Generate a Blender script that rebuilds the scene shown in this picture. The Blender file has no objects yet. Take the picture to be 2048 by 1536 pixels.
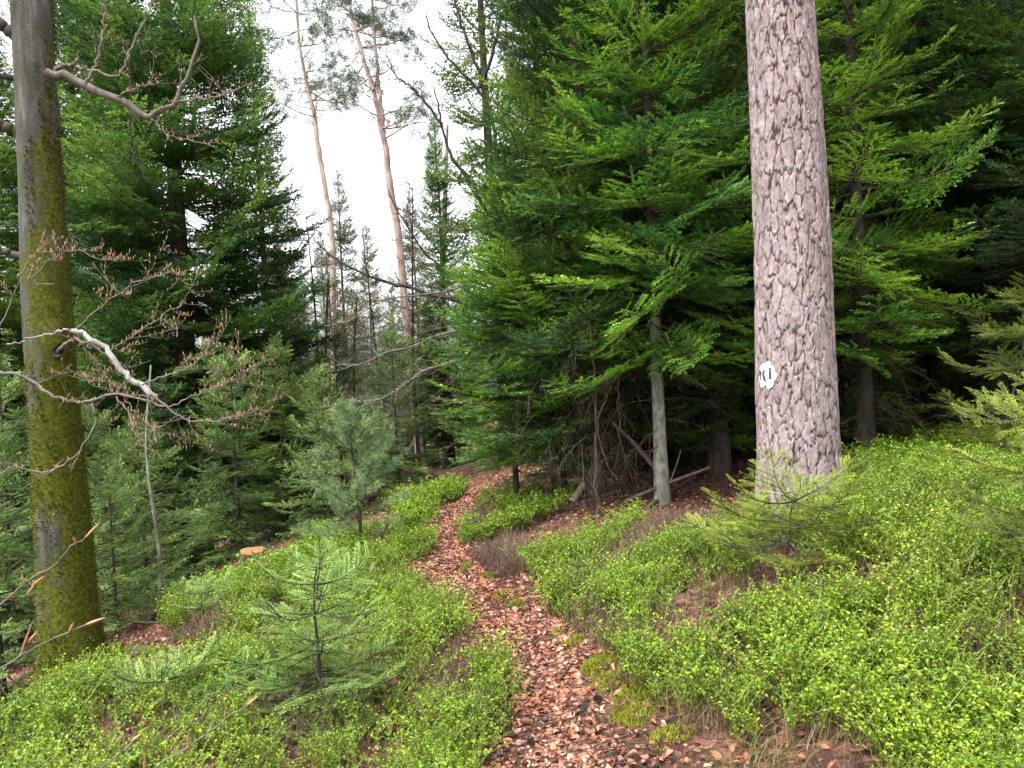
import bpy, math
import numpy as np

rng = np.random.default_rng(11)
R_ = math.radians
scn = bpy.context.scene

# ------------------------------------------------------------------ camera
F_PX = 1546.0                       # focal length in photo pixels (2048 wide)
EYE = np.array([0.0, 0.0, 1.55])
PITCH, ROLL = R_(-1.67), R_(3.0)
FWD = np.array([0.0, math.cos(PITCH), math.sin(PITCH)])
UP0 = np.array([0.0, -math.sin(PITCH), math.cos(PITCH)])
RT0 = np.array([1.0, 0.0, 0.0])
RT = RT0 * math.cos(ROLL) - UP0 * math.sin(ROLL)
UP = RT0 * math.sin(ROLL) + UP0 * math.cos(ROLL)
cam_d = bpy.data.cameras.new("camera")
cam = bpy.data.objects.new("camera", cam_d)
scn.collection.objects.link(cam)
from mathutils import Matrix
m3 = Matrix(((RT[0], UP[0], -FWD[0]), (RT[1], UP[1], -FWD[1]), (RT[2], UP[2], -FWD[2])))
cam.matrix_world = Matrix.Translation(EYE.tolist()) @ m3.to_4x4()
cam_d.sensor_width = 36.0
cam_d.lens = 36.0 * F_PX / 2048.0
cam_d.clip_start, cam_d.clip_end = 0.05, 1000.0
scn.camera = cam

# ------------------------------------------------------------------ light: bright overcast
SUN_EL, SUN_AZ = R_(66), R_(230)
world = bpy.data.worlds.new("World")
scn.world = world
world.use_nodes = True
wn, wl = world.node_tree.nodes, world.node_tree.links
bg = wn["Background"]
sky = wn.new("ShaderNodeTexSky")
sky.sky_type = 'NISHITA'
sky.sun_disc = False
sky.sun_elevation = SUN_EL
sky.sun_rotation = SUN_AZ
sky.air_density, sky.dust_density, sky.ozone_density = 1.0, 4.0, 1.0
hs = wn.new("ShaderNodeHueSaturation")
hs.inputs["Saturation"].default_value = 0.12
wl.new(sky.outputs[0], hs.inputs["Color"])
wl.new(hs.outputs[0], bg.inputs["Color"])
bg.inputs["Strength"].default_value = 0.15
sun_d = bpy.data.lights.new("sun", 'SUN')
sun_d.energy, sun_d.angle = 1.2, R_(30)
sun_d.color = (1.0, 0.95, 0.86)
sun = bpy.data.objects.new("sun", sun_d)
sun.rotation_euler = (R_(90) - SUN_EL, 0, R_(180) - SUN_AZ)
scn.collection.objects.link(sun)
scn.view_settings.view_transform = 'Standard'
scn.view_settings.look = 'None'
scn.view_settings.exposure = 2.0
scn.view_settings.gamma = 1.0
scn.cycles.max_bounces = 6
scn.cycles.diffuse_bounces = 4
scn.cycles.glossy_bounces = 2
scn.cycles.transmission_bounces = 4
scn.cycles.use_denoising = True

# ------------------------------------------------------------------ helpers
def P(px, py, d):
    """world point seen at photo pixel (px,py) at depth d along the view axis"""
    u, v = (px - 1024.0) / F_PX, (768.0 - py) / F_PX
    return EYE + d * (FWD + u * RT + v * UP)

def unit(v):
    v = np.asarray(v, float)
    return v / np.maximum(np.linalg.norm(v, axis=-1, keepdims=True), 1e-9)

def vnoise(x, y, seed=0):
    xi, yi = np.floor(x).astype(np.int64), np.floor(y).astype(np.int64)
    xf, yf = x - xi, y - yi
    def h(a, b):
        n = (a * 374761393 + b * 668265263 + seed * 974634777) & 0xffffffff
        n = ((n ^ (n >> 13)) * 1274126177) & 0xffffffff
        return ((n ^ (n >> 16)) & 0xffff) / 65535.0
    u, v = xf * xf * (3 - 2 * xf), yf * yf * (3 - 2 * yf)
    return (h(xi, yi) * (1 - u) + h(xi + 1, yi) * u) * (1 - v) + (h(xi, yi + 1) * (1 - u) + h(xi + 1, yi + 1) * u) * v

def fbm(x, y, seed=0, o=4):
    s, a, t = 0, 1.0, 0
    for k in range(o):
        s = s + a * vnoise(x * 2**k, y * 2**k, seed + k); t += a; a *= .5
    return s / t

def sstep(a, b, x):
    t = np.clip((x - a) / (b - a), 0, 1)
    return t * t * (3 - 2 * t)

class Geo:
    """collects quads (numpy) with a material slot and a per-vertex tint, and links them as one mesh object"""
    def __init__(s): s.v, s.f, s.m, s.t, s.n = [], [], [], [], 0
    def add(s, v, f, mat=0, tint=0.5):
        v = np.asarray(v, np.float32).reshape(-1, 3); f = np.asarray(f, np.int64).reshape(-1, 4)
        s.v.append(v); s.f.append(f + s.n); s.m.append(np.full(len(f), mat, np.int32))
        s.t.append(np.broadcast_to(np.asarray(tint, np.float32), (len(v),)).copy()); s.n += len(v)
        return s
    def data(s): return np.concatenate(s.v), np.concatenate(s.f), np.concatenate(s.m), np.concatenate(s.t)
    def mesh(s, name, mats, smooth=False):
        v, f, m, t = s.data()
        me = bpy.data.meshes.new(name)
        me.vertices.add(len(v)); me.vertices.foreach_set("co", v.ravel())
        me.loops.add(4 * len(f)); me.loops.foreach_set("vertex_index", f.ravel().astype(np.int32))
        me.polygons.add(len(f)); me.polygons.foreach_set("loop_start", np.arange(0, 4 * len(f), 4, dtype=np.int32))
        me.polygons.foreach_set("material_index", m)
        me.polygons.foreach_set("use_smooth", np.full(len(f), smooth))
        a = me.attributes.new("tint", 'FLOAT', 'POINT'); a.data.foreach_set("value", t)
        for x in mats: me.materials.append(x)
        me.update(calc_edges=True)
        return me
    def obj(s, name, mats, parent=None, smooth=False):
        return link(name, s.mesh(name, mats, smooth), parent)

def link(name, me, parent=None):
    o = bpy.data.objects.new(name, me); scn.collection.objects.link(o)
    if parent is not None: o.parent = parent
    return o

def tag(o, label, cat=None, group=None, kind=None):
    if label: o["label"] = label
    if cat: o["category"] = cat
    if group: o["group"] = group
    if kind: o["kind"] = kind
    return o

def thing(name, label, cat, loc=(0, 0, 0), rz=0.0, sc=1.0, group=None):
    o = link(name, None); o.location = [float(c) for c in loc]; o.rotation_euler = (0, 0, rz)
    o.scale = (sc, sc, sc) if np.isscalar(sc) else sc
    o.empty_display_size = 0.1
    return tag(o, label, cat, group)

def tubes(Pp, Rr, sides=5):
    """Pp (M,N,3) polylines, Rr (M,N) radii -> quads"""
    Pp = np.asarray(Pp, float); Rr = np.asarray(Rr, float)
    M, N, _ = Pp.shape
    T = np.empty_like(Pp); T[:, 1:-1] = Pp[:, 2:] - Pp[:, :-2]; T[:, 0] = Pp[:, 1] - Pp[:, 0]; T[:, -1] = Pp[:, -1] - Pp[:, -2]
    T = unit(T)
    ref = np.where(np.abs(unit(Pp[:, -1] - Pp[:, 0])[:, 2:3]) > .8, np.array([[1., 0, 0]]), np.array([[0., 0, 1.]]))[:, None, :]
    A = unit(np.cross(T, np.broadcast_to(ref, T.shape))); B = np.cross(T, A)
    th = np.arange(sides) * 2 * math.pi / sides
    V = Pp[:, :, None, :] + Rr[:, :, None, None] * (np.cos(th)[None, None, :, None] * A[:, :, None, :] + np.sin(th)[None, None, :, None] * B[:, :, None, :])
    m, n, k = np.meshgrid(np.arange(M), np.arange(N - 1), np.arange(sides), indexing='ij')
    i = lambda mm, nn, kk: (mm * N + nn) * sides + kk % sides
    Fq = np.stack([i(m, n, k), i(m, n, k + 1), i(m, n + 1, k + 1), i(m, n + 1, k)], -1)
    return V.reshape(-1, 3), Fq.reshape(-1, 4)

def spline(pts, n):
    """resample control points smoothly (Catmull-Rom) to n points; columns may be any quantities"""
    p = np.asarray(pts, float)
    if len(p) == 2: return p[0] + (p[1] - p[0]) * np.linspace(0, 1, n)[:, None]
    q = np.vstack([2 * p[0] - p[1], p, 2 * p[-1] - p[-2]])
    t = np.linspace(0, len(p) - 1 - 1e-6, n); i = t.astype(int); f = (t - i)[:, None]
    a, b, c, d = q[i], q[i + 1], q[i + 2], q[i + 3]
    return .5 * (2 * b + (c - a) * f + (2 * a - 5 * b + 4 * c - d) * f**2 + (3 * b - 3 * c + d - a) * f**3)

def inst(pv, pf, Rm, T):
    """copies of prototype verts pv with matrices Rm (n,3,3) (columns = axes) and offsets T (n,3)"""
    n, k = len(T), len(pv)
    V = np.einsum('nij,kj->nki', Rm, pv) + T[:, None, :]
    Fq = pf[None] + (np.arange(n) * k)[:, None, None]
    return V.reshape(-1, 3), Fq.reshape(-1, 4)

def frames(D, up=(0, 0, 1), roll=0.0):
    D = unit(D); upv = np.broadcast_to(np.asarray(up, float), D.shape)
    Y = np.cross(upv, D); bad = np.linalg.norm(Y, axis=1) < 1e-3
    Y[bad] = (0, 1, 0); Y = unit(Y); Z = np.cross(D, Y)
    c, s = np.cos(roll), np.sin(roll)
    c = np.broadcast_to(c, len(D))[:, None]; s = np.broadcast_to(s, len(D))[:, None]
    return np.stack([D, c * Y + s * Z, -s * Y + c * Z], -1)

def in_poly(x, y, poly):
    poly = np.asarray(poly); r = np.zeros(x.shape, bool); j = len(poly) - 1
    for i in range(len(poly)):
        xi, yi, xj, yj = poly[i, 0], poly[i, 1], poly[j, 0], poly[j, 1]
        c = ((yi > y) != (yj > y)) & (x < (xj - xi) * (y - yi) / (yj - yi + 1e-12) + xi)
        r ^= c; j = i
    return r

# ------------------------------------------------------------------ materials
def new_mat(name):
    m = bpy.data.materials.new(name); m.use_nodes = True
    nt = m.node_tree; b = nt.nodes["Principled BSDF"]
    return m, nt, b

def ramp(nt, src, stops):
    r = nt.nodes.new("ShaderNodeValToRGB"); e = r.color_ramp.elements
    while len(e) < len(stops): e.new(0.5)
    for k, (p, c) in enumerate(stops): e[k].position = p; e[k].color = (*c, 1)
    nt.links.new(src, r.inputs[0]); return r.outputs[0]

def tex_noise(nt, scale, detail=4, rough=.55, coord='Object', stretch=None):
    tc = nt.nodes.new("ShaderNodeTexCoord"); src = tc.outputs[coord]
    if stretch:
        mp = nt.nodes.new("ShaderNodeMapping"); mp.inputs["Scale"].default_value = stretch
        nt.links.new(src, mp.inputs[0]); src = mp.outputs[0]
    n = nt.nodes.new("ShaderNodeTexNoise"); n.inputs["Scale"].default_value = scale
    n.inputs["Detail"].default_value = detail; n.inputs["Roughness"].default_value = rough
    nt.links.new(src, n.inputs["Vector"]); return n.outputs["Fac"]

def math_(nt, op, a, b=None, clamp=False):
    m = nt.nodes.new("ShaderNodeMath"); m.operation = op; m.use_clamp = clamp
    for k, x in enumerate((a, b)):
        if x is None: continue
        if isinstance(x, (int, float)): m.inputs[k].default_value = x
        else: nt.links.new(x, m.inputs[k])
    return m.outputs[0]

def mixc(nt, fac, a, b, mode='MIX'):
    m = nt.nodes.new("ShaderNodeMix"); m.data_type = 'RGBA'; m.blend_type = mode
    for s, x in ((m.inputs[0], fac), (m.inputs[6], a), (m.inputs[7], b)):
        if isinstance(x, (int, float)): s.default_value = x
        elif isinstance(x, tuple): s.default_value = (*x, 1)
        else: nt.links.new(x, s)
    return m.outputs[2]

def bump(nt, b, h, strength, dist=.01):
    n = nt.nodes.new("ShaderNodeBump"); n.inputs["Strength"].default_value = strength; n.inputs["Distance"].default_value = dist
    nt.links.new(h, n.inputs["Height"]); nt.links.new(n.outputs[0], b.inputs["Normal"])

def attr(nt, name="tint"):
    a = nt.nodes.new("ShaderNodeAttribute"); a.attribute_name = name; return a.outputs["Fac"]

def foliage(name, stops, transl=.3, rough=.5, spec=.3, patch=1.5, patch_amt=.35, objrand=.25):
    m, nt, b = new_mat(name)
    t = attr(nt)
    n = tex_noise(nt, patch, 2)
    oi = nt.nodes.new("ShaderNodeObjectInfo")
    f = math_(nt, 'ADD', t, math_(nt, 'MULTIPLY', math_(nt, 'SUBTRACT', n, .5), patch_amt * 2))
    f = math_(nt, 'ADD', f, math_(nt, 'MULTIPLY', math_(nt, 'SUBTRACT', oi.outputs["Random"], .5), objrand), clamp=True)
    c = ramp(nt, f, stops)
    nt.links.new(c, b.inputs["Base Color"]); b.inputs["Roughness"].default_value = rough
    b.inputs["Specular IOR Level"].default_value = spec
    tr = nt.nodes.new("ShaderNodeBsdfTranslucent"); nt.links.new(c, tr.inputs[0])
    mx = nt.nodes.new("ShaderNodeMixShader"); mx.inputs[0].default_value = transl
    nt.links.new(b.outputs[0], mx.inputs[1]); nt.links.new(tr.outputs[0], mx.inputs[2])
    nt.links.new(mx.outputs[0], nt.nodes["Material Output"].inputs["Surface"])
    return m

M_fir = foliage("fir_needles", [(0, (.008, .028, .012)), (.4, (.028, .076, .017)), (.7, (.085, .165, .018)), (1, (.21, .30, .028))], transl=.22)  # colour darkened to deepen the shade inside the stand
M_firbr = foliage("bright_fir_needles", [(0, (.014, .060, .018)), (.35, (.056, .170, .024)), (.65, (.165, .350, .028)), (1, (.34, .50, .05))], transl=.34)  # lighter copy of the fir needles; lit look of front sprays put into colour
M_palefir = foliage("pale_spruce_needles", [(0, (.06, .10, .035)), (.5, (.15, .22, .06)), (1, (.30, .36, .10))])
M_hazyfir = foliage("hazy_spruce_needles", [(0, (.08, .105, .065)), (.5, (.17, .205, .12)), (1, (.29, .32, .19))])  # haze of the distant spruces is put into this pale grey-green
M_firfar = foliage("spruce_needles", [(0, (.025, .065, .024)), (.4, (.082, .175, .038)), (.7, (.17, .29, .05)), (1, (.28, .40, .07))], patch=1.0, patch_amt=.5)
M_firblue = foliage("young_fir_needles", [(0, (.030, .072, .026)), (.5, (.105, .19, .045)), (1, (.27, .38, .08))])
M_sap = foliage("sapling_needles", [(0, (.07, .155, .03)), (.5, (.19, .305, .062)), (1, (.38, .48, .18))], transl=.3)
M_yel = foliage("yellowing_needles", [(0, (.06, .095, .014)), (.5, (.165, .225, .022)), (1, (.33, .36, .045))])
M_pine = foliage("pine_needles", [(0, (.04, .07, .045)), (.5, (.08, .13, .07)), (1, (.15, .20, .10))])
M_ypine = foliage("young_pine_needles", [(0, (.045, .085, .04)), (.5, (.12, .20, .075)), (1, (.26, .35, .15))])
M_bil = foliage("bilberry_leaf", [(0, (.035, .070, .008)), (.33, (.105, .195, .010)), (.66, (.215, .355, .014)), (1, (.35, .48, .035))], transl=.34, rough=.4, spec=.4, patch=1.3, patch_amt=.36, objrand=0)
M_grass = foliage("dry_grass", [(0, (.09, .08, .02)), (.5, (.17, .16, .04)), (1, (.27, .24, .09))], objrand=0)
M_moss = foliage("moss", [(0, (.08, .11, .006)), (.5, (.19, .235, .009)), (1, (.30, .32, .022))], transl=.2, objrand=0)
M_trunkmoss = foliage("trunk_moss", [(0, (.035, .045, .004)), (.5, (.085, .095, .007)), (1, (.18, .185, .014))], transl=.15, objrand=0)
M_heath = foliage("heather_twigs", [(0, (.06, .036, .028)), (.5, (.14, .088, .068)), (1, (.24, .165, .10))], transl=.05, objrand=0)
M_litter = foliage("beech_litter", [(0, (.050, .020, .013)), (.3, (.17, .060, .034)), (.62, (.33, .135, .078)), (.85, (.40, .185, .12)), (1, (.46, .29, .215))], transl=.12, rough=.55, spec=.4, patch=1.7, patch_amt=.3, objrand=0)

def wood(name, stops, scale=14, stretch=(1, 1, .25), bs=.6, rough=.85):
    m, nt, b = new_mat(name)
    n = tex_noise(nt, scale, 6, .65, stretch=stretch)
    nt.links.new(ramp(nt, n, stops), b.inputs["Base Color"]); b.inputs["Roughness"].default_value = rough
    b.inputs["Specular IOR Level"].default_value = .2
    bump(nt, b, n, bs, .02); return m
M_twig = wood("twig_bark", [(.3, (.03, .022, .016)), (.7, (.09, .07, .05))], 30)
M_firbark = wood("fir_bark", [(.3, (.022, .018, .015)), (.7, (.075, .062, .05))], 16)
M_lichen = wood("lichen_bark", [(.3, (.075, .072, .055)), (.5, (.20, .20, .165)), (.72, (.38, .38, .33))], 18, (1, 1, .5))
M_dead = wood("dead_wood", [(.3, (.045, .032, .024)), (.7, (.14, .105, .08))], 30)
M_pale = wood("pale_wood", [(.3, (.13, .12, .11)), (.7, (.40, .39, .37))], 25)
M_beechtwig = wood("beech_twig_bark", [(.3, (.07, .06, .05)), (.7, (.19, .17, .145))], 30)
M_haze = wood("pale_twig_bark", [(.3, (.13, .095, .07)), (.7, (.27, .22, .165))], 20)
M_dark = wood("dark_bark", [(.3, (.018, .016, .014)), (.7, (.05, .044, .037))], 25)
M_scots = wood("upper_pine_bark", [(.3, (.22, .15, .12)), (.5, (.42, .31, .26)), (.75, (.60, .52, .47))], 7, (1, 1, .4))
M_bud, nt, b = new_mat("bud_scales"); b.inputs["Base Color"].default_value = (.36, .19, .10, 1); b.inputs["Roughness"].default_value = .5
M_cut, nt, b = new_mat("cut_wood")
nt.links.new(ramp(nt, tex_noise(nt, 9, 5), [(.3, (.20, .07, .025)), (.7, (.36, .16, .07))]), b.inputs["Base Color"]); b.inputs["Roughness"].default_value = .8
M_white, nt, b = new_mat("white_paint")
nt.links.new(ramp(nt, tex_noise(nt, 60, 4), [(.28, (.30, .28, .26)), (.42, (.62, .61, .58)), (.6, (.78, .77, .74))]), b.inputs["Base Color"]); b.inputs["Roughness"].default_value = .6
M_black, nt, b = new_mat("black_paint"); b.inputs["Base Color"].default_value = (.03, .03, .035, 1); b.inputs["Roughness"].default_value = .6
M_red, nt, b = new_mat("red_paint"); b.inputs["Base Color"].default_value = (.6, .06, .03, 1); b.inputs["Roughness"].default_value = .6

# pine bark: plate / crevice mask comes from the modelled relief
M_pbark, nt, b = new_mat("pine_bark")
a = attr(nt); n = tex_noise(nt, 35, 6, .7, stretch=(1, 1, .5)); n2 = tex_noise(nt, 5, 3, stretch=(1, 1, .4))
plate = ramp(nt, n, [(.28, (.13, .10, .098)), (.5, (.30, .248, .256)), (.72, (.50, .44, .46))])
plate = mixc(nt, math_(nt, 'MULTIPLY', n2, .55), plate, (.24, .165, .14))
nt.links.new(mixc(nt, a, (.032, .021, .020), plate), b.inputs["Base Color"]); b.inputs["Roughness"].default_value = .85
b.inputs["Specular IOR Level"].default_value = .2
bump(nt, b, n, .7, .012)

# beech bark: grey with moss growing on one side and low down
M_beech, nt, b = new_mat("mossy_beech_bark")
n = tex_noise(nt, 3.2, 6, .65, stretch=(1, 1, .45)); nf = tex_noise(nt, 45, 5, .7); nv = tex_noise(nt, 16, 4, .6, stretch=(1, 1, .2))
bark = ramp(nt, nv, [(.3, (.032, .032, .027)), (.55, (.075, .074, .062)), (.75, (.165, .165, .148))])
moss = ramp(nt, nf, [(.3, (.022, .027, .004)), (.55, (.065, .075, .006)), (.75, (.15, .155, .012))])
geo = nt.nodes.new("ShaderNodeNewGeometry"); sep = nt.nodes.new("ShaderNodeSeparateXYZ"); nt.links.new(geo.outputs["Normal"], sep.inputs[0])
sp = nt.nodes.new("ShaderNodeSeparateXYZ"); nt.links.new(geo.outputs["Position"], sp.inputs[0])
f = math_(nt, 'ADD', math_(nt, 'MULTIPLY', sep.outputs[0], .30), math_(nt, 'MULTIPLY', math_(nt, 'SUBTRACT', 2.15, sp.outputs[2]), .22))
f = math_(nt, 'ADD', f, math_(nt, 'MULTIPLY', math_(nt, 'SUBTRACT', n, .46), 3.2))
mr = nt.nodes.new("ShaderNodeMapRange"); mr.interpolation_type = 'SMOOTHSTEP'
mr.inputs["From Min"].default_value = -.05; mr.inputs["From Max"].default_value = .35; nt.links.new(f, mr.inputs[0])
nt.links.new(mixc(nt, mr.outputs[0], bark, moss), b.inputs["Base Color"]); b.inputs["Roughness"].default_value = .9
b.inputs["Specular IOR Level"].default_value = .15
bump(nt, b, nf, .6, .012)

def litter_ground(name, stops, scale):
    m, nt, b = new_mat(name)
    tc = nt.nodes.new("ShaderNodeTexCoord"); v = nt.nodes.new("ShaderNodeTexVoronoi"); v.inputs["Scale"].default_value = scale
    nn = nt.nodes.new("ShaderNodeTexNoise"); nn.inputs["Scale"].default_value = 14
    nt.links.new(tc.outputs["Object"], nn.inputs["Vector"])
    vec = mixc(nt, .12, tc.outputs["Object"], nn.outputs["Color"], 'ADD'); nt.links.new(vec, v.inputs["Vector"])
    sc = nt.nodes.new("ShaderNodeSeparateColor"); nt.links.new(v.outputs["Color"], sc.inputs[0])
    big = tex_noise(nt, .9, 4)
    fac = math_(nt, 'ADD', math_(nt, 'MULTIPLY', sc.outputs[0], .8), math_(nt, 'MULTIPLY', big, .3), clamp=True)
    nt.links.new(ramp(nt, fac, stops), b.inputs["Base Color"]); b.inputs["Roughness"].default_value = .8
    b.inputs["Specular IOR Level"].default_value = .25
    bump(nt, b, math_(nt, 'ADD', v.outputs["Distance"], tex_noise(nt, 60, 4)), .8, .03); return m
M_ground = litter_ground("forest_floor", [(.15, (.022, .012, .009)), (.5, (.075, .034, .022)), (.8, (.165, .075, .048)), (1, (.26, .15, .11))], 30)
M_path = litter_ground("trodden_litter", [(.15, (.035, .016, .012)), (.5, (.13, .056, .038)), (.8, (.22, .11, .077)), (1, (.30, .19, .14))], 40)  # path colour darkened so the gaps between leaves read as shadow

# ------------------------------------------------------------------ terrain
def plane_pt(px, py, z):
    d = P(px, py, 1.0) - EYE; t = (z - EYE[2]) / d[2]; return EYE + t * d
CP = [plane_pt(*c) for c in [(1110, 1536, 0), (1070, 1350, 0), (990, 1200, 0), (890, 1100, 0), (900, 1040, 0), (950, 985, -.02)]]
CP += [P(*c) for c in [(1600, 1030, 5.15), (150, 1350, 5.0), (-20, 1500, 3.9), (20, 1440, 4.6), (2060, 905, 7.0), (390, 1150, 12), (843, 948, 18), (500, 1125, 8.2),
                       (720, 1112, 6.9), (1325, 1003, 6.8), (1780, 850, 12), (1850, 760, 21), (300, 1260, 6.4), (1150, 1010, 7.2), (1990, 1400, 2.6), (630, 1410, 3.4), (1400, 1180, 4.0), (930, 935, 14)]]
CP += [np.array(c, float) for c in [(0, -5, 0), (-2, 0, -.35), (2, 0, .35), (-6, -2, -1.9), (6, -2, 1.2), (-14, 14, -4.2), (-10, 32, -5.5), (0, 36, -4.0), (16, 18, 1.6), (12, 36, 1.0), (-16, 0, -4.5), (16, 2, 2.2), (0, 60, -6), (-40, 30, -8), (40, 30, 4)]]
CP = np.array(CP)
def _k(r): return np.sqrt(r * r + 1.2**2)
_d = np.linalg.norm(CP[:, None, :2] - CP[None, :, :2], axis=-1)
_A = np.zeros((len(CP) + 3,) * 2); n_ = len(CP)
_A[:n_, :n_] = _k(_d) - .02 * np.eye(n_); _A[:n_, n_:] = np.c_[np.ones(n_), CP[:, :2]]; _A[n_:, :n_] = _A[:n_, n_:].T
_W = np.linalg.solve(_A, np.r_[CP[:, 2], 0, 0, 0])
def H(x, y):
    x, y = np.atleast_1d(np.asarray(x, float)), np.atleast_1d(np.asarray(y, float)); sh = x.shape
    xc, yc = np.clip(x.ravel(), -38, 38), np.clip(y.ravel(), -6, 58)
    z = _W[n_] + _W[n_ + 1] * xc + _W[n_ + 2] * yc
    for i in range(n_): z = z + _W[i] * _k(np.hypot(xc - CP[i, 0], yc - CP[i, 1]))
    z = z + .10 * (fbm(xc * .8 + 50, yc * .8 + 50, 3) - .5) + .03 * (fbm(xc * 4 + 90, yc * 4 + 90, 5) - .5)
    return z.reshape(sh)
def hit(px, py):
    d = P(px, py, 1.0) - EYE; t = np.r_[np.linspace(1, 12, 900), np.linspace(12, 60, 600)]
    q = EYE + t[:, None] * d; below = q[:, 2] < H(q[:, 0], q[:, 1])
    i = np.argmax(below) if below.any() else len(t) - 1
    return q[i]
def site(px, d):
    """ground point in photo column px at depth d"""
    py = 1000.0
    for _ in range(25):
        q = P(px, py, d); dz = q[2] - H(q[0], q[1])[0]; py += dz * F_PX / d * .8
    return P(px, py, d)

gx = np.sinh(np.linspace(-5.6, 5.6, 420)) * 1.6; gy = 4 + np.sinh(np.linspace(-4.6, 5.6, 420)) * 1.6
X, Y = np.meshgrid(gx, gy); Z = H(X, Y)
i, j = np.meshgrid(np.arange(419), np.arange(419)); b0 = j * 420 + i
g = Geo().add(np.stack([X, Y, Z], -1), np.stack([b0, b0 + 1, b0 + 421, b0 + 420], -1))
tag(g.obj("ground", [M_ground], smooth=True), "sloping forest floor of brown leaf litter", kind="structure")

# path: centreline and half-width from its two edges
EDGE = [(1620, 985, 1290), (1536, 1005, 1245), (1440, 1012, 1215), (1300, 978, 1160), (1230, 915, 1085), (1180, 868, 1020), (1140, 838, 965), (1100, 848, 935), (1050, 866, 925), (1010, 905, 950), (985, 935, 965)]
pc, pw = [], []
for yy, xl, xr in EDGE:
    A_, B_ = hit(xl, yy), hit(xr, yy); pc.append((A_ + B_) / 2); pw.append(np.linalg.norm((A_ - B_)[:2]) / 2 * .84)
pc = [np.array([pc[0][0] + .2, -.8, 0]), np.array([pc[0][0] + .1, .9, 0])] + pc + [np.array([.1, 12, 0]), np.array([.6, 16, 0]), np.array([1.5, 24, 0])]
pw = [.3, .3] + pw + [.25, .25, .25]
PL = spline(np.c_[np.array(pc)[:, :2], pw], 260)
def path_d(x, y):
    dmin = np.full(x.shape, 1e9)
    for q in PL[::2]: dmin = np.minimum(dmin, np.hypot(x - q[0], y - q[1]) - q[2])
    return dmin
tg = unit(np.gradient(PL[:, :2], axis=0)); nr = np.c_[tg[:, 1], -tg[:, 0]]
cols = np.linspace(-1, 1, 13)
wob = 1 + .25 * (fbm(np.arange(260)[:, None] * .12 + np.array([[0, 40]]), np.zeros((260, 2)), 9) - .5) * 2
PX = PL[:, None, 0] + nr[:, None, 0] * cols[None] * (PL[:, 2:3] * np.where(cols[None] < 0, wob[:, :1], wob[:, 1:]))
PY = PL[:, None, 1] + nr[:, None, 1] * cols[None] * (PL[:, 2:3] * np.where(cols[None] < 0, wob[:, :1], wob[:, 1:]))
PZ = H(PX, PY) + .012 * (1 - cols[None]**4) - .002
i, j = np.meshgrid(np.arange(12), np.arange(259)); b0 = j * 13 + i
g = Geo().add(np.stack([PX, PY, PZ], -1), np.stack([b0, b0 + 1, b0 + 14, b0 + 13], -1))
tag(g.obj("path", [M_path], smooth=True), "narrow winding footpath of reddish trodden leaves", kind="structure")

# ------------------------------------------------------------------ conifer foliage
def needle_twig(npair, nl, nw, L=.1, vee=40, r=None):
    r = r or np.random.default_rng(3); V, Fq = [], []
    def kite(b0, d, l, w):
        d = unit(d); s = unit(np.cross(d, (0, 0, 1.0))); k = len(V)
        V.extend([b0, b0 + d * l * .5 + s * w / 2, b0 + d * l, b0 + d * l * .5 - s * w / 2]); Fq.append([k, k + 1, k + 2, k + 3])
    for q in range(npair):
        x = L * (q + .3) / npair
        for sg in (1, -1):
            a = R_(60 - 18 * q / npair + r.uniform(-8, 8)); l = nl * r.uniform(.8, 1.1) * (.75 + .25 * math.sin(math.pi * (q + .6) / (npair + .2)))
            ph = R_(r.uniform(-12, vee))
            kite(np.array([x, 0, 0]), (math.cos(a), sg * math.sin(a) * math.cos(ph), math.sin(a) * math.sin(ph)), l, nw)
    kite(np.array([L * .93, 0, 0]), (1, r.uniform(-.1, .1), .1), nl, nw)
    return np.array(V), np.array(Fq)
TW = {'near': [needle_twig(12, .023, .0044, r=np.random.default_rng(k)) for k in range(3)],
      'mid': [needle_twig(6, .026, .0105, vee=80, r=np.random.default_rng(k)) for k in range(3)],
      'far': [needle_twig(3, .040, .024, vee=75, r=np.random.default_rng(k)) for k in range(3)],
      'dim': [needle_twig(2, .060, .040, vee=75, r=np.random.default_rng(k)) for k in range(3)]}
GAP = {'near': (.09, .07), 'mid': (.095, .058), 'far': (.125, .085), 'dim': (.19, .14)}

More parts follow.
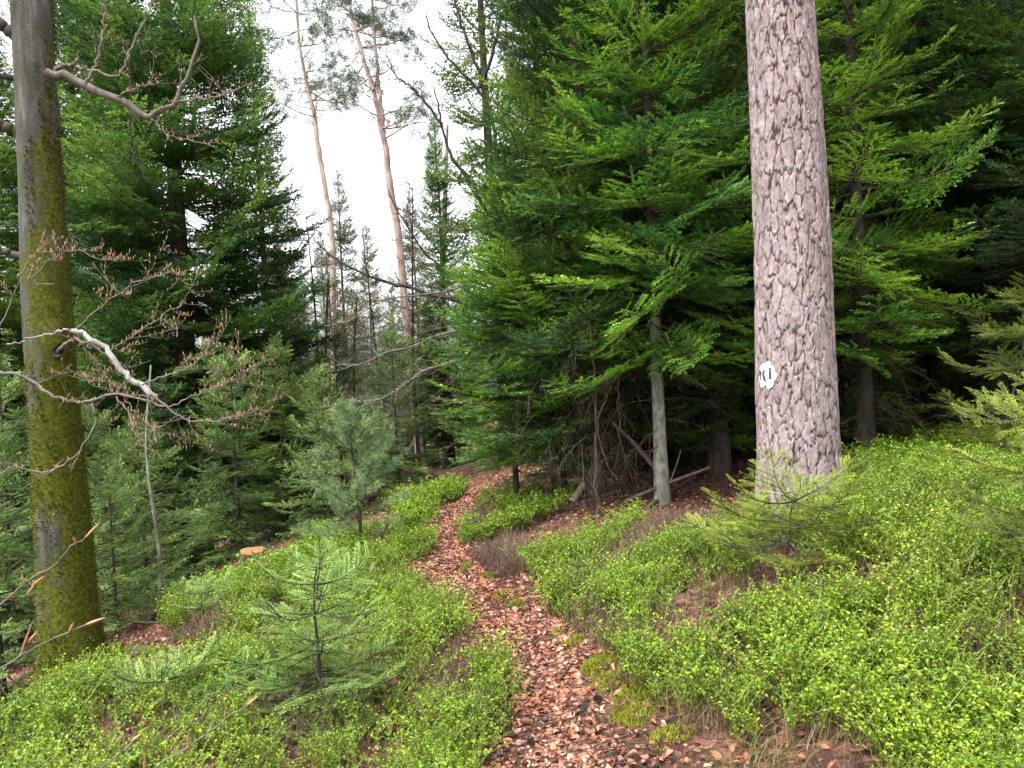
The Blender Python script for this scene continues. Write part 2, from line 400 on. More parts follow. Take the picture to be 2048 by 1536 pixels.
def fir_branch(L, lod, r, gap=.11, sub=.055, sag=.10, tipup=.12):
    """flat spray along +X: axis, side shoots, twiglets with needles. returns dict of arrays"""
    O, D, S, wp, wr, Y_ = [], [], [], [], [], []
    zf = lambda t: L * (-sag * math.sin(math.pi * min(t, 1) * .75) + tipup * t**3)
    ax = lambda t: np.array([L * t, .02 * L * math.sin(5 * t), zf(t)])
    n = max(4, int(L / .08))
    for q in range(n):
        t = (q + .5) / n
        if t > .35 or r.random() < .4: O.append(ax(t - .5 / n)); D.append(ax(t + .02) - ax(t - .02)); S.append(L / n / .1 * 1.1)
    tt = np.linspace(0, 1, 6); wp.append(np.array([ax(t) for t in tt])); wr.append(.009 * L**.7 * (1 - .85 * tt) + .0012)
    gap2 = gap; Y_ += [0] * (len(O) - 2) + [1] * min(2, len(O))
    for sg in (1, -1):
        x = gap2 * (.6 if sg > 0 else 1.1) + .1 * L
        while x < L * .98:
            t = x / L
            l = (.46 * L * (1 - t)**.75 + .05) * r.uniform(.75, 1.15) * min(1, .45 + 2.2 * t)
            a = R_(r.uniform(46, 62)); d = unit(ax(min(t + .05, 1)) - ax(t - .05)); y = np.array([0, sg, 0.0])
            dd = unit(d * math.cos(a) + y * math.sin(a) + np.array([0, 0, r.uniform(-.12, .16)])); p0 = ax(t)
            wp.append(np.array([p0 + dd * l * w + np.array([0, 0, -.05 * l * w * w]) for w in np.linspace(0, 1, 6)])); wr.append(np.linspace(.0035, .0012, 6) * (.6 + l))
            m = max(1, int(round(l / .085)))
            for w in range(m):
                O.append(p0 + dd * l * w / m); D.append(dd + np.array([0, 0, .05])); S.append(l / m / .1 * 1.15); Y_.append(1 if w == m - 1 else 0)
            k = int(l / sub)
            for w in range(1, k):
                u = w / k
                for s2 in (1, -1):
                    if r.random() < .08: continue
                    a2 = R_(r.uniform(40, 60)); side = unit(np.cross((0, 0, 1.0), dd)) * s2
                    d2 = unit(dd * math.cos(a2) + side * math.sin(a2) + np.array([0, 0, r.uniform(-.15, .25)]))
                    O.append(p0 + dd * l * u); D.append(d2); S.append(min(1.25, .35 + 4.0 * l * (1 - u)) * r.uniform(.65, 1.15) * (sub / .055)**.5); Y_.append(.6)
            x += gap2 * r.uniform(.8, 1.2)
    O, D, S = np.array(O), np.array(D), np.array(S)
    roll = r.uniform(-.5, .5, len(O)); Fm = frames(D, roll=roll) * S[:, None, None]
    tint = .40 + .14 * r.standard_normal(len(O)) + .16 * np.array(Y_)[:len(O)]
    g = Geo(); pick = r.integers(0, 3, len(O))
    for c in range(3):
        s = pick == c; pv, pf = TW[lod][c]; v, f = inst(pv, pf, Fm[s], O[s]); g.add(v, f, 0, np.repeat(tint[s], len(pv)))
    if lod in ('near', 'mid'): v, f = tubes(np.array(wp), np.array(wr), 3); g.add(v, f, 1)
    else: v, f = tubes(np.array(wp[:1]), np.array(wr[:1]), 3); g.add(v, f, 1)
    return g.data()

BR = {}
def branch_for(L, lod, r):
    key = min((.25, .45, .75, 1.15, 1.7, 2.4), key=lambda c: abs(math.log(c / L))); k = int(r.integers(0, 5))
    if (key, lod, k) not in BR:
        rr = np.random.default_rng(int(key * 100) + 7 * k)
        BR[(key, lod, k)] = fir_branch(key, lod, rr, gap=GAP[lod][0] * (1 if key > .5 else .6), sub=GAP[lod][1], sag=.05 + .03 * k, tipup=.12 + .03 * ((k * 2) % 5))
    return BR[(key, lod, k)], L / key

def put_branch(g, base, d, L, lod, r, roll=0.0, tint=0.0):
    (v, f, m, t), s = branch_for(L, lod, r)
    Fm = frames(np.array([d]), roll=np.array([roll]))[0] * s
    v2 = (v * np.array([1, r.choice((-1, 1)) * r.uniform(.8, 1.25), 1])) @ Fm.T + base
    for mi in (0, 1):
        q = f[m == mi]
        if not len(q): continue
        lo, hi = q.min(), q.max() + 1
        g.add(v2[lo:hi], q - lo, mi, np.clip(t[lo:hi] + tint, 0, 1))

def fir_crown(Ht, Rad, base, lod, seed, whorl=.26, per=6, prof=.75, pitch=(-14, 42), jit=.16):
    r = np.random.default_rng(seed); g = Geo(); h = base; k = 0
    while h < Ht - .12:
        u = (h - base) / (Ht - base)
        Lw = Rad * ((1 - u)**prof) * min(1, .72 + u * 2.5) + .10
        n = per if u < .8 else max(3, per - 1)
        for q in range(n):
            L = Lw * r.uniform(.68, 1.12)
            az = k * 1.1 + q * 2 * math.pi / n + r.normal(0, .22)
            pt = R_(pitch[0] + (pitch[1] - pitch[0]) * u**1.1 + r.normal(0, 7))
            d = (math.cos(az) * math.cos(pt), math.sin(az) * math.cos(pt), math.sin(pt))
            put_branch(g, np.array([0, 0, h + r.normal(0, whorl * .25)]), d, L, lod, r, r.normal(0, .38), r.normal(0, jit))
        h += whorl * r.uniform(.75, 1.2) * (1 if u < .75 else .7); k += 1
    put_branch(g, np.array([0, 0, Ht - .35]), (0.03, 0, 1), .4, lod, r)
    return g

def fir_trunk(Ht, r0, seed, stubs=0, base=1.0, lean=0.0, dead_len=.5, droop=.25):
    r = np.random.default_rng(seed); g = Geo()
    t = np.linspace(0, 1, 14); pts = np.c_[.02 * Ht * np.sin(2.1 * t + seed) * t * (1 - t), .02 * Ht * np.sin(1.7 * t + 2 * seed) * t * (1 - t), Ht * t - .15 * (t == 0)]
    rad = r0 * (1 - .93 * t); rad[0] *= 1.35
    v, f = tubes(pts[None], rad[None], 12); hi = v[f[:, 0], 2] > base; g.add(v, f[~hi], 0).add(v, f[hi], 2)
    wp, wr = [], []
    for _ in range(stubs):
        h = r.uniform(.25, base + .5); az = r.uniform(0, 6.28); L = dead_len * r.uniform(.4, 1.2)
        d = np.array([math.cos(az), math.sin(az), r.uniform(-.3, .15)]); s = np.linspace(0, 1, 6)[:, None]
        p = np.array([0, 0, h]) + d * L * s + np.array([0, 0, -droop * L]) * s**2 + r.normal(0, .012, (6, 3)) * s
        wp.append(p); wr.append(np.linspace(.006, .0015, 6))
        for _k in range(int(5 + 8 * L)):
            q = r.uniform(.25, 1); i0 = p[int(q * 5)]; d2 = unit(d + r.normal(0, .7, 3) + np.array([0, 0, -.3])); l2 = L * r.uniform(.15, .45)
            wp.append(i0 + d2 * l2 * s + np.array([0, 0, -.2 * l2]) * s**2 + r.normal(0, .01, (6, 3)) * s); wr.append(np.linspace(.0032, .001, 6))
    if wp: v, f = tubes(np.array(wp), np.array(wr), 3); g.add(v, f, 1)
    return g

KINDS = {}
def fir_kind(key, Ht, Rad, base, lod, r0, seed, mats, bark=None, stubs=40, **kw):
    c = fir_crown(Ht, Rad, base, lod, seed, **kw).mesh("crown", mats)
    t = fir_trunk(Ht, r0, seed, stubs, base).mesh("trunk", [bark or M_firbark, M_dead, M_firbark], True)
    KINDS[key] = (c, t)
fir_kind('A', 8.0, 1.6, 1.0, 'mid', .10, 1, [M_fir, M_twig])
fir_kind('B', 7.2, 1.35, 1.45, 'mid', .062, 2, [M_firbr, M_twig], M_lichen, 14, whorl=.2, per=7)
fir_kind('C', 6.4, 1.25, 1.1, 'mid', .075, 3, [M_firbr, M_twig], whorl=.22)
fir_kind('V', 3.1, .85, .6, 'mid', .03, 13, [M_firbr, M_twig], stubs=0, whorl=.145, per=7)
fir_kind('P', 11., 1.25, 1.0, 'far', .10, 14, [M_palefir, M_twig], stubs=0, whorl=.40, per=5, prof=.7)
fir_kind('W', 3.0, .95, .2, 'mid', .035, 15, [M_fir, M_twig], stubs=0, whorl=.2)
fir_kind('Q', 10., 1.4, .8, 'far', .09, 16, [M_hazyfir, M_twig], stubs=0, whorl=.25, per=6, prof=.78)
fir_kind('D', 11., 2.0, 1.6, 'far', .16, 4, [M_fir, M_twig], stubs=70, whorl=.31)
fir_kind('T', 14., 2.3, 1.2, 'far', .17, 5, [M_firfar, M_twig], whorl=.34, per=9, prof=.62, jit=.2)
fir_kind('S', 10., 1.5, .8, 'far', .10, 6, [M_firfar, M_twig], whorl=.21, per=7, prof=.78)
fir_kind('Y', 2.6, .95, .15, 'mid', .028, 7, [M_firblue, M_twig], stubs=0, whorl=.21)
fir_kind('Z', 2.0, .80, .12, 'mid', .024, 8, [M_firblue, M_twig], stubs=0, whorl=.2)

def plant_fir(key, px, d, sc, rz, label, group=None, name="fir_tree", cat="tree", zs=1.0):
    b0 = site(px, d); o = thing(name, label, cat, (b0[0], b0[1], H(b0[0], b0[1])[0] - .03), rz, (sc, sc, sc * zs), group)
    c, t = KINDS[key]; link("crown", c, o); link("trunk", t, o); return o

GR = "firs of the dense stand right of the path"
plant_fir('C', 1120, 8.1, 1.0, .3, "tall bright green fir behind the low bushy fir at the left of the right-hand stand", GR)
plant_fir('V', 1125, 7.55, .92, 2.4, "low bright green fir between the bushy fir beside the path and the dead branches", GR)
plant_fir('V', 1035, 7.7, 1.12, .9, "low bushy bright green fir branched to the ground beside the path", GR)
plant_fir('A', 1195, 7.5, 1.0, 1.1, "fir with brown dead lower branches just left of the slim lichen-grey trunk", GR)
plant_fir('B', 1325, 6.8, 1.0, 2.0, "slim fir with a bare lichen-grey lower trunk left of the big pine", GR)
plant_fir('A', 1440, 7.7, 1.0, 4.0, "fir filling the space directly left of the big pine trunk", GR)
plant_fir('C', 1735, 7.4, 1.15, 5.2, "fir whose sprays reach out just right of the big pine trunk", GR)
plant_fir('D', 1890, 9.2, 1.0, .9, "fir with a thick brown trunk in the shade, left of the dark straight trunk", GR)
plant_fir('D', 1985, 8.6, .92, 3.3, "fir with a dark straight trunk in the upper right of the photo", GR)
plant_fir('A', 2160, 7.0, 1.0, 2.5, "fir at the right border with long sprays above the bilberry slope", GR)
deep = "dark fir standing deep in the shade of the right-hand stand"
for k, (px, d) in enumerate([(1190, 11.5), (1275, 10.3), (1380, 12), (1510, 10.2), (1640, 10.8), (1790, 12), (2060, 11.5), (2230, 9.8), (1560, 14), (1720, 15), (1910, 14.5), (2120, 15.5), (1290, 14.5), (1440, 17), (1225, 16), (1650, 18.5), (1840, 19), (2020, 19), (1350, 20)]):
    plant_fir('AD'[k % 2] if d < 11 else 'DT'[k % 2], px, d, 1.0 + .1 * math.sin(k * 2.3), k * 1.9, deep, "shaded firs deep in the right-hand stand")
plant_fir('V', 1420, 7.9, .74, .4, "low bright fir between the slim lichen-grey trunk and the big pine", GR)
for px, d, sc, rz, lb in [(1405, 9.4, .95, .4, "low dark fir behind the low bright fir left of the big pine"), (1765, 7.9, .62, 1.7, "low dark fir just right of the big pine's foot"), (1690, 9.2, .9, 2.9, "shaded low fir behind the right edge of the big pine"), (1885, 9.6, .85, 4.1, "low dark fir above the bilberry slope right of the big pine"),
        (1560, 9.3, .9, 5.3, "shaded low fir behind the big pine trunk"), (2010, 9.0, .95, .9, "low dark fir near the right border in the shade"), (1255, 9.4, .95, 2.1, "shaded low fir behind the tangle of dead branches"), (1345, 9.9, .9, 3.6, "shaded low fir behind the slim lichen-grey trunk"), (1490, 11.5, 1.1, 4.8, "low fir deep in the shade left of the big pine"), (1150, 9.6, 1.0, .2, "shaded low fir behind the bushy fir beside the path")]:
    plant_fir('W', px, d, sc, rz, lb, "low firs in the shade of the right-hand stand")
GL = "conifers on the slope left of the path"
plant_fir('T', 405, 12, 1.06, .4, "tall dense fir with a dark trunk right of the mossy beech", GL)
plant_fir('T', 205, 16.5, 1.1, 2.2, "tall fir rising behind the beech branches, left of the tall dense fir", GL)
plant_fir('T', 30, 13.5, .85, 3.7, "fir half hidden behind the mossy beech trunk", GL)
plant_fir('S', 560, 15.0, 1.0, 1.2, "fir standing close behind the right side of the tall dense fir", GL)
plant_fir('T', -110, 11, .8, 5.0, "fir at the left border beyond the mossy beech", GL)
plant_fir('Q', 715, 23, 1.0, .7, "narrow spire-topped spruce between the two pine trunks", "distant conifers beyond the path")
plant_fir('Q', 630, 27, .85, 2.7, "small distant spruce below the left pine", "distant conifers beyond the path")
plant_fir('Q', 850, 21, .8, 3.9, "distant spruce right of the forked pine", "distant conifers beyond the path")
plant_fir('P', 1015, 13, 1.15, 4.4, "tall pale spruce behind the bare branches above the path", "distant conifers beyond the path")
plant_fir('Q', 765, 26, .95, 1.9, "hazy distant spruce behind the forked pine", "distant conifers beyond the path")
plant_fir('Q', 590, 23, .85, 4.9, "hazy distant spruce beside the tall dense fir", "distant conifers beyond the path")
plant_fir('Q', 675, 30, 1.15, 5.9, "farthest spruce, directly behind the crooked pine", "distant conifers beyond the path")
plant_fir('T', 300, 15, .85, 1.3, "fir just behind the left side of the tall dense fir", GL)
plant_fir('S', 905, 16, .72, 5.4, "dark spruce behind the end of the path", "distant conifers beyond the path")
GY = "young firs in the undergrowth left of the path"
for key, px, d, sc, rz, lb in [('Y', 205, 9.2, 1.0, .2, "blue-green young fir right behind the mossy beech"), ('Z', 295, 8.3, 1.0, 1.5, "young fir beside the thin bare stem"),
        ('Y', 40, 7.6, 1.15, 2.9, "young fir left of the mossy beech trunk"), ('Y', 485, 9.8, 1.05, 3.3, "young fir behind the orange tree stump"),
        ('Y', 575, 10.8, 1.1, 4.4, "young fir between the stump and the blue-green young pine"), ('Z', 10, 5.6, 1.0, 5.1, "small young fir at the left border beside the beech foot"),
        ('Y', 800, 11.5, 1.0, .9, "young fir left of the forked pine's foot"), ('Z', 235, 6.9, .8, 2.2, "low young fir above the mossy log"), ('Y', 350, 10.5, 1.1, 3.0, "young fir at the foot of the tall dense fir"),
        ('Z', 660, 9.5, 1.0, 4.0, "young fir just behind the blue-green young pine"), ('Y', 120, 11.5, 1.3, 1.0, "taller young fir far behind the beech trunk"), ('Y', 690, 13, 1.2, 2.0, "distant young fir left of the forked pine")]:
    plant_fir(key, px, d, sc, rz, lb, GY, "young_fir")

# distant wood that reads as one mass
dw = Geo(); r = np.random.default_rng(5)
low = fir_crown(9.5, 2.0, .6, 'dim', 21, whorl=.42, per=5).data(); lt = fir_trunk(9.5, .12, 3).data()
spots = []
for k in range(34):
    a = -.95 + 1.75 * (k + r.uniform(-.3, .3)) / 33; dd = r.uniform(30, 44)
    spots.append((math.sin(a) * dd, math.cos(a) * dd))
for k in range(26): spots.append((r.uniform(9, 26), r.uniform(9, 32)))
for k in range(22): spots.append((-r.uniform(11, 26), r.uniform(8, 30)))
for (x, y) in spots:
    u = x / y; mid = -.32 < u < -.05
    if mid and y > 20: s = r.uniform(.7, .95)
    else: s = r.uniform(.9, 1.3)
    a = r.uniform(0, 6.28); c_, s_ = math.cos(a) * s, math.sin(a) * s; Rm = np.array([[c_, -s_, 0], [s_, c_, 0], [0, 0, s * r.uniform(.9, 1.1)]])
    off = np.array([x, y, H(x, y)[0]])
    for (v, f, m, t), mi in ((low, 0), (lt, 1)): dw.add(v @ Rm.T + off, f, mi, np.clip(t + r.normal(0, .1), 0, 1) if mi == 0 else .5)
tag(dw.obj("distant_woodland", [M_firfar, M_firbark]), "distant conifer wood closing the view", kind="stuff")

# ------------------------------------------------------------------ the big pine with the painted mark
def voronoi(u, v, per, seed):
    """F1, F2-F1 and cell id on a plane periodic in u"""
    f1 = np.full(u.shape, 9.); f2 = np.full(u.shape, 9.); cid = np.zeros(u.shape)
    iu, iv = np.floor(u).astype(int), np.floor(v).astype(int)
    def hsh(a, b, s):
        n = (a * 374761393 + b * 668265263 + (s + seed) * 974634777) & 0xffffffff
        n = ((n ^ (n >> 13)) * 1274126177) & 0xffffffff
        return ((n ^ (n >> 16)) & 0xffff) / 65535.0
    for du in (-1, 0, 1):
        for dv in (-1, 0, 1):
            a, b_ = iu + du, iv + dv; aw = a % per
            d = np.hypot(u - (a + .08 + .84 * hsh(aw, b_, 1)), v - (b_ + .08 + .84 * hsh(aw, b_, 2)))
            nearer = d < f1
            f2 = np.where(nearer, f1, np.minimum(f2, d)); cid = np.where(nearer, hsh(aw, b_, 3), cid); f1 = np.where(nearer, d, f1)
    return f1, f2 - f1, cid
PD = 5.15
ctr = np.array([np.r_[P(cx, yy, PD), w / F_PX * PD / 2 * .935] for cx, yy, w in [(1603, 1075, 200), (1600, 1010, 180), (1596, 900, 168), (1591, 760, 162), (1584, 500, 154), (1573, 250, 146), (1558, 0, 137)]])
topd = ctr[-1] - ctr[-2]
ctr = np.vstack([ctr, ctr[-1] + topd * 2, ctr[-1] + topd * 4.2, ctr[-1] + topd * 6.5]); ctr[-3:, 3] = (.20, .16, .11)
CS = spline(ctr, 800); zs = CS[:, 2]
zrow = np.r_[np.arange(zs.min(), 4.6, .0078), np.linspace(4.65, zs.max() - .01, 90)]
NA = 340; th = np.arange(NA) * 2 * math.pi / NA
cxr, cyr, rr_ = [np.interp(zrow, zs, CS[:, k]) for k in (0, 1, 3)]
def pine_relief(thv, zv):
    per = 25; cu, su = np.cos(thv), np.sin(thv)
    rag = lambda k, q: (fbm(cu * 7 + 20 + k, su * 7 + zv * q + 20, 31 + k) - .5) * 2
    fine = lambda k: (fbm(cu * 26 + 20 + k, su * 26 + zv * 34 + 20, 61 + k, 2) - .5) * 2
    uu = thv / (2 * math.pi) * per + .55 * rag(0, 7) + .05 * fine(0)
    vv = zv / .165 + .75 * rag(9, 9) + .04 * fine(5)
    f1, e, cid = voronoi(uu, vv, per, 5)
    f1b, e2, c2 = voronoi(uu * 2 + .3, vv * 2.2 + .2, per * 2, 8)
    wd = .09 + .10 * vnoise(cu * 4 + 70, su * 4 + zv * 3 + 70, 17)
    crack = sstep(.0, wd, e); flake = sstep(0, .09, e2)
    h = crack * (.006 + .006 * cid) + .0035 * flake + .0045 * c2 + .003 * (fbm(cu * 22 + 9, su * 22 + zv * 26, 41) - .5)
    return h, np.clip(crack * (.48 + .16 * flake + .22 * c2 + .24 * cid), 0, 1)
TH, ZR = np.meshgrid(th, zrow); hh, msk = pine_relief(TH, ZR)
rad = rr_[:, None] + hh - .012 + np.exp(-np.maximum(ZR - zrow[0], 0) / .14) * (.02 + .06 * np.maximum(0, np.cos(2.5 * TH + .6)) * (TH < 6.29))
pv = np.stack([cxr[:, None] + rad * np.cos(TH), cyr[:, None] + rad * np.sin(TH), ZR], -1)
i, j = np.meshgrid(np.arange(NA), np.arange(len(zrow) - 1)); nx = (i + 1) % NA
pine = thing("pine_tree", "big pine with pale scaly plated bark and a white painted mark right of the path", "tree", (cxr[0], cyr[0], H(cxr[0], cyr[0])[0]))
off = np.array(pine.location)
g = Geo().add(pv - off, np.stack([j * NA + i, j * NA + nx, (j + 1) * NA + nx, (j + 1) * NA + i], -1), 0, msk.ravel())
g.obj("trunk", [M_pbark], pine, True)
def on_trunk(thv, zv, lift):
    h, _ = pine_relief(thv, zv); c = [np.interp(zv, zs, CS[:, k]) for k in (0, 1, 3)]
    rd = c[2] + np.maximum(h - .012, -.004) + lift
    return np.stack([c[0] + rd * np.cos(thv), c[1] + rd * np.sin(thv), zv], -1) - off
def px_trunk(px, py):
    px, py = np.broadcast_arrays(np.asarray(px, float), np.asarray(py, float)); d = np.full(px.shape, PD - .25)
    for _ in range(12):
        u, v = (px - 1024.0) / F_PX, (768.0 - py) / F_PX
        q = EYE + d[..., None] * (FWD + u[..., None] * RT + v[..., None] * UP); zv = q[..., 2]
        c = [np.interp(zv, zs, CS[:, k]) for k in (0, 1, 3)]; sn = np.clip((q[..., 0] - c[0]) / c[2], -.985, .985)
        d = .5 * d + .5 * (d + c[1] - c[2] * np.sqrt(1 - sn * sn) - q[..., 1])
    return -math.pi / 2 + np.arcsin(sn), zv
def blob(fn, nr=26, na=72, lift=.004):
    rr, aa = np.meshgrid(np.linspace(.0, 1, nr), np.arange(na) * 2 * math.pi / na, indexing='ij'); rr = np.maximum(rr, .01)
    tv, zv = fn(rr, aa); v = on_trunk(tv, zv, lift); ok = (pine_relief(tv, zv)[0] > .0075).ravel()
    i, j = np.meshgrid(np.arange(na), np.arange(nr - 1)); q = np.stack([j * na + i, j * na + (i + 1) % na, (j + 1) * na + (i + 1) % na, (j + 1) * na + i], -1).reshape(-1, 4); return v, q[ok[q].any(1)]
def mark_fn(rr, aa):
    edge = 1 + .06 * np.sin(5 * aa + 1) + .05 * np.sin(9 * aa + 2) + .04 * np.sin(17 * aa); s = np.sin(aa)
    edge = edge - .22 * np.exp(-((aa - 4.6) / .22)**2)
    return px_trunk(1534.5 + 18.5 * rr * edge * np.cos(aa), 751 - 27 * rr * edge * np.sin(aa))
g = Geo(); v, f = blob(mark_fn); g.add(v, f)
mk = tag(g.obj("paint_mark", [M_white], pine, True), "white painted oval trail blaze with three black strokes")
g = Geo()
for (x0, y0), (x1, y1), w in [((1517.5, 741), (1517.5, 760), 2.6), ((1523, 741), (1525, 744), 3.0), ((1523, 745), (1524, 759), 2.4), ((1525, 751), (1529, 763), 2.6), ((1537.5, 735), (1537.5, 758), 4.0)]:
    S = np.linspace(0, 1, 14)[:, None]; Wd = np.linspace(-.5, .5, 4)[None]
    dx, dy = x1 - x0, y1 - y0; ln = math.hypot(dx, dy); nx_, ny_ = -dy / ln, dx / ln
    pts = [[px_trunk(x0 + 5.0 + dx * s + nx_ * w * q, y0 + dy * s + ny_ * w * q) for q in Wd[0]] for s in S[:, 0]]
    pts = np.array(pts, float); v = on_trunk(pts[..., 0], pts[..., 1], .009); i, j = np.meshgrid(np.arange(3), np.arange(13)); b0 = j * 4 + i
    g.add(v, np.stack([b0, b0 + 1, b0 + 5, b0 + 4], -1))
g.obj("symbol", [M_black], mk)

# pine needle tufts (used for the pines' crowns)
def tuft_proto(n, nl, nw, seed):
    r = np.random.default_rng(seed); V, Fq = [], []
    for q in range(n):
        d = unit(np.array([r.uniform(.1, 1), r.normal(0, .6), r.normal(.15, .6)])); s = unit(np.cross(d, r.normal(0, 1, 3))); k = len(V); b_ = np.array([r.uniform(0, .08), 0, 0]); l = nl * r.uniform(.7, 1.1)
        V += [b_, b_ + d * l * .5 + s * nw / 2, b_ + d * l, b_ + d * l * .5 - s * nw / 2]; Fq.append([k, k + 1, k + 2, k + 3])
    return np.array(V), np.array(Fq)
TUFT = [tuft_proto(14, .12, .011, k) for k in range(3)]
TUFTN = [tuft_proto(20, .065, .0042, k + 9) for k in range(3)]
def tufts(g, pts, dirs, sc, r, protos=TUFT, tint=0.0):
    pk = r.integers(0, 3, len(pts)); pts, dirs = np.asarray(pts), np.asarray(dirs); sc = np.broadcast_to(sc, len(pts))
    for c in range(3):
        s = pk == c
        if not s.any(): continue
        v, f = inst(*protos[c], frames(dirs[s], roll=r.uniform(0, 6.28, s.sum())) * sc[s][:, None, None], pts[s])
        g.add(v, f, 0, np.repeat(np.clip(.5 + tint + .2 * r.standard_normal(s.sum()), 0, 1), len(protos[c][0])))
def pine_crown(stems, r, n_limb=26, reach=1.8, lo=.35):
    """limbs with needle clumps along the upper part of the given stems"""
    g = Geo(); wp, wr = [], []
    for st in stems:
        for k in range(n_limb):
            u = lo + (1 - lo) * (k + r.uniform(0, 1)) / n_limb; i0 = st[int(u * (len(st) - 1))][:3]; az = r.uniform(0, 6.28)
            L = reach * (1.1 - .65 * u) * r.uniform(.45, 1.1); d = np.array([math.cos(az), math.sin(az), r.uniform(-.15, .55)])
            s = np.linspace(0, 1, 6)[:, None]; p = i0 + d * L * s + np.array([0, 0, .25 * L]) * s**2 - np.array([0, 0, .2 * L]) * s + r.normal(0, .04, (6, 3)) * s
            wp.append(p); wr.append(np.linspace(.022, .005, 6) * (.5 + .5 * L))
            for _ in range(int(3 + 4 * L)):
                q = r.uniform(.45, 1.0); c = p[0] + (p[-1] - p[0]) * q; dd = unit(d + r.normal(0, .6, 3)); l2 = r.uniform(.15, .4)
                e = c + dd * l2; wp.append(c + (e - c) * s); wr.append(np.linspace(.007, .003, 6))
                m = r.integers(4, 10); tufts(g, e + r.normal(0, .10, (m, 3)) * np.array([1, 1, .6]), unit(dd + np.array([0, 0, .5]) + r.normal(0, .5, (m, 3))), r.uniform(.7, 1.2, m), r)
    v, f = tubes(np.array(wp), np.array(wr), 4); g.add(v, f, 1); return g
r = np.random.default_rng(2)
CSl = spline(ctr[-4:] - np.r_[off, 0], 40)
pine_crown([CSl], r, 16, 2.0, .55).obj("crown", [M_pine, M_scots], pine)

def pine_stems(d, stems, label, group):
    r = np.random.default_rng(int(stems[0][0][0])); L = [np.array([np.r_[P(x, y, d), w / F_PX * d / 2] for x, y, w in s]) for s in stems]
    b0 = L[0][0, :3]; o = thing("pine_tree", label, "tree", (b0[0], b0[1], H(b0[0], b0[1])[0]), group=group); of = np.array(o.location)
    g = Geo(); curves = []
    for s in L:
        s[:, :3] -= of; c = spline(s, 40); curves.append(c); c2 = c.copy(); c2[:, :3] += r.normal(0, .012, (40, 3)); v, f = tubes(c2[None, :, :3], np.maximum(c2[None, :, 3], .012), 10); g.add(v, f, 0)
    g.obj("trunk", [M_scots], o, True)
    return o, curves, r
GPN = "slender pines against the white sky"
o, cv, r = pine_stems(21, [[(672, 960, 13.3), (668, 700, 12.0), (664, 470, 10.6), (650, 380, 10.0), (640, 310, 10.0), (632, 265, 9.4), (622, 200, 8.0), (603, 112, 6.0), (590, -40, 5.3), (575, -250, 2.7)]], "slender crooked pine with a single reddish trunk left of the forked pine", GPN)
pine_crown(cv, r, 44, 1.9, .62).obj("crown", [M_pine, M_scots], o)
o, cv, r = pine_stems(18, [[(846, 950, 22.7), (838, 890, 18.6), (828, 800, 16.7), (815, 660, 15.3), (800, 500, 14.7), (778, 350, 14.0), (766, 270, 11.3), (745, 175, 9.4), (710, 55, 7.3), (690, -90, 5.3), (680, -250, 2.7)],
                           [(770, 300, 9.4), (764, 230, 8.6), (757, 160, 7.3), (748, 70, 6.0), (742, -60, 4.7), (738, -220, 2.7)]], "tall forked pine with a reddish upper trunk at the end of the path", GPN)
pine_crown(cv, r, 34, 1.8, .60).obj("crown", [M_pine, M_scots], o)

# second trunk at the end of the path with a red paint spot
b0 = site(893, 16.5); o = thing("beech_tree", "pale slim trunk with a red paint spot right of the forked pine", "tree", (b0[0], b0[1], H(b0[0], b0[1])[0])); of = np.array(o.location)
s = np.array([np.r_[P(x, y, 16.5) - of, w / F_PX * 16.5 / 2] for x, y, w in [(896, 945, 30), (894, 915, 22), (889, 850, 18), (884, 780, 16), (884, 600, 14), (890, 400, 10), (895, 250, 5)]]); s[0, 2] = -.1
c = spline(s, 30); v, f = tubes(c[None, :, :3], c[None, :, 3], 10); g = Geo().add(v, f); g.obj("trunk", [M_lichen], o, True)
g = Geo(); a_ = np.linspace(-2.2, -.9, 7); zc = np.interp(858, [850, 915], [s[2, 2], s[1, 2]]); cc = [np.interp(zc, s[:3, 2], s[:3, k]) for k in (0, 1, 3)]
A2, Z2 = np.meshgrid(a_, np.linspace(-.07, .07, 6)); i, j = np.meshgrid(np.arange(6), np.arange(5)); b_ = j * 7 + i
g.add(np.stack([cc[0] + (cc[2] + .012) * np.cos(A2), cc[1] + (cc[2] + .012) * np.sin(A2), zc + Z2], -1), np.stack([b_, b_ + 1, b_ + 8, b_ + 7], -1)); g.obj("paint_spot", [M_red], o)

# ------------------------------------------------------------------ bare branching
def grow(start, d, L, rad, lev, r, out, spread=.7, kids=5, up=.1, wig=.05, shrink=.55):
    s = np.linspace(0, 1, 6)[:, None]; bend = r.normal(0, .12, 3) + np.array([0, 0, up])
    p = start + unit(d) * L * s + bend * L * s**2 + np.cumsum(r.normal(0, wig * L / 6, (6, 3)), 0) * (s > 0)
    out.append((p, rad * (1 - .75 * s[:, 0])))
    if lev <= 0: return
    for k in range(kids):
        q = .2 + .8 * (k + r.uniform(0, 1)) / kids; i = min(int(q * 5), 4); b_ = p[i] + (p[i + 1] - p[i]) * (q * 5 - i)
        grow(b_, unit(unit(p[i + 1] - p[i]) + r.normal(0, spread, 3)), L * shrink * r.uniform(.6, 1.1) * (1.15 - .5 * q), rad * .5 * (1.1 - .5 * q), lev - 1, r, out, spread, kids, up, wig, shrink)
def out_geo(g, out, mat=0, sides=4, rmin=.0015):
    v, f = tubes(np.array([p for p, _ in out]), np.maximum(np.array([q for _, q in out]), rmin), sides); g.add(v, f, mat)

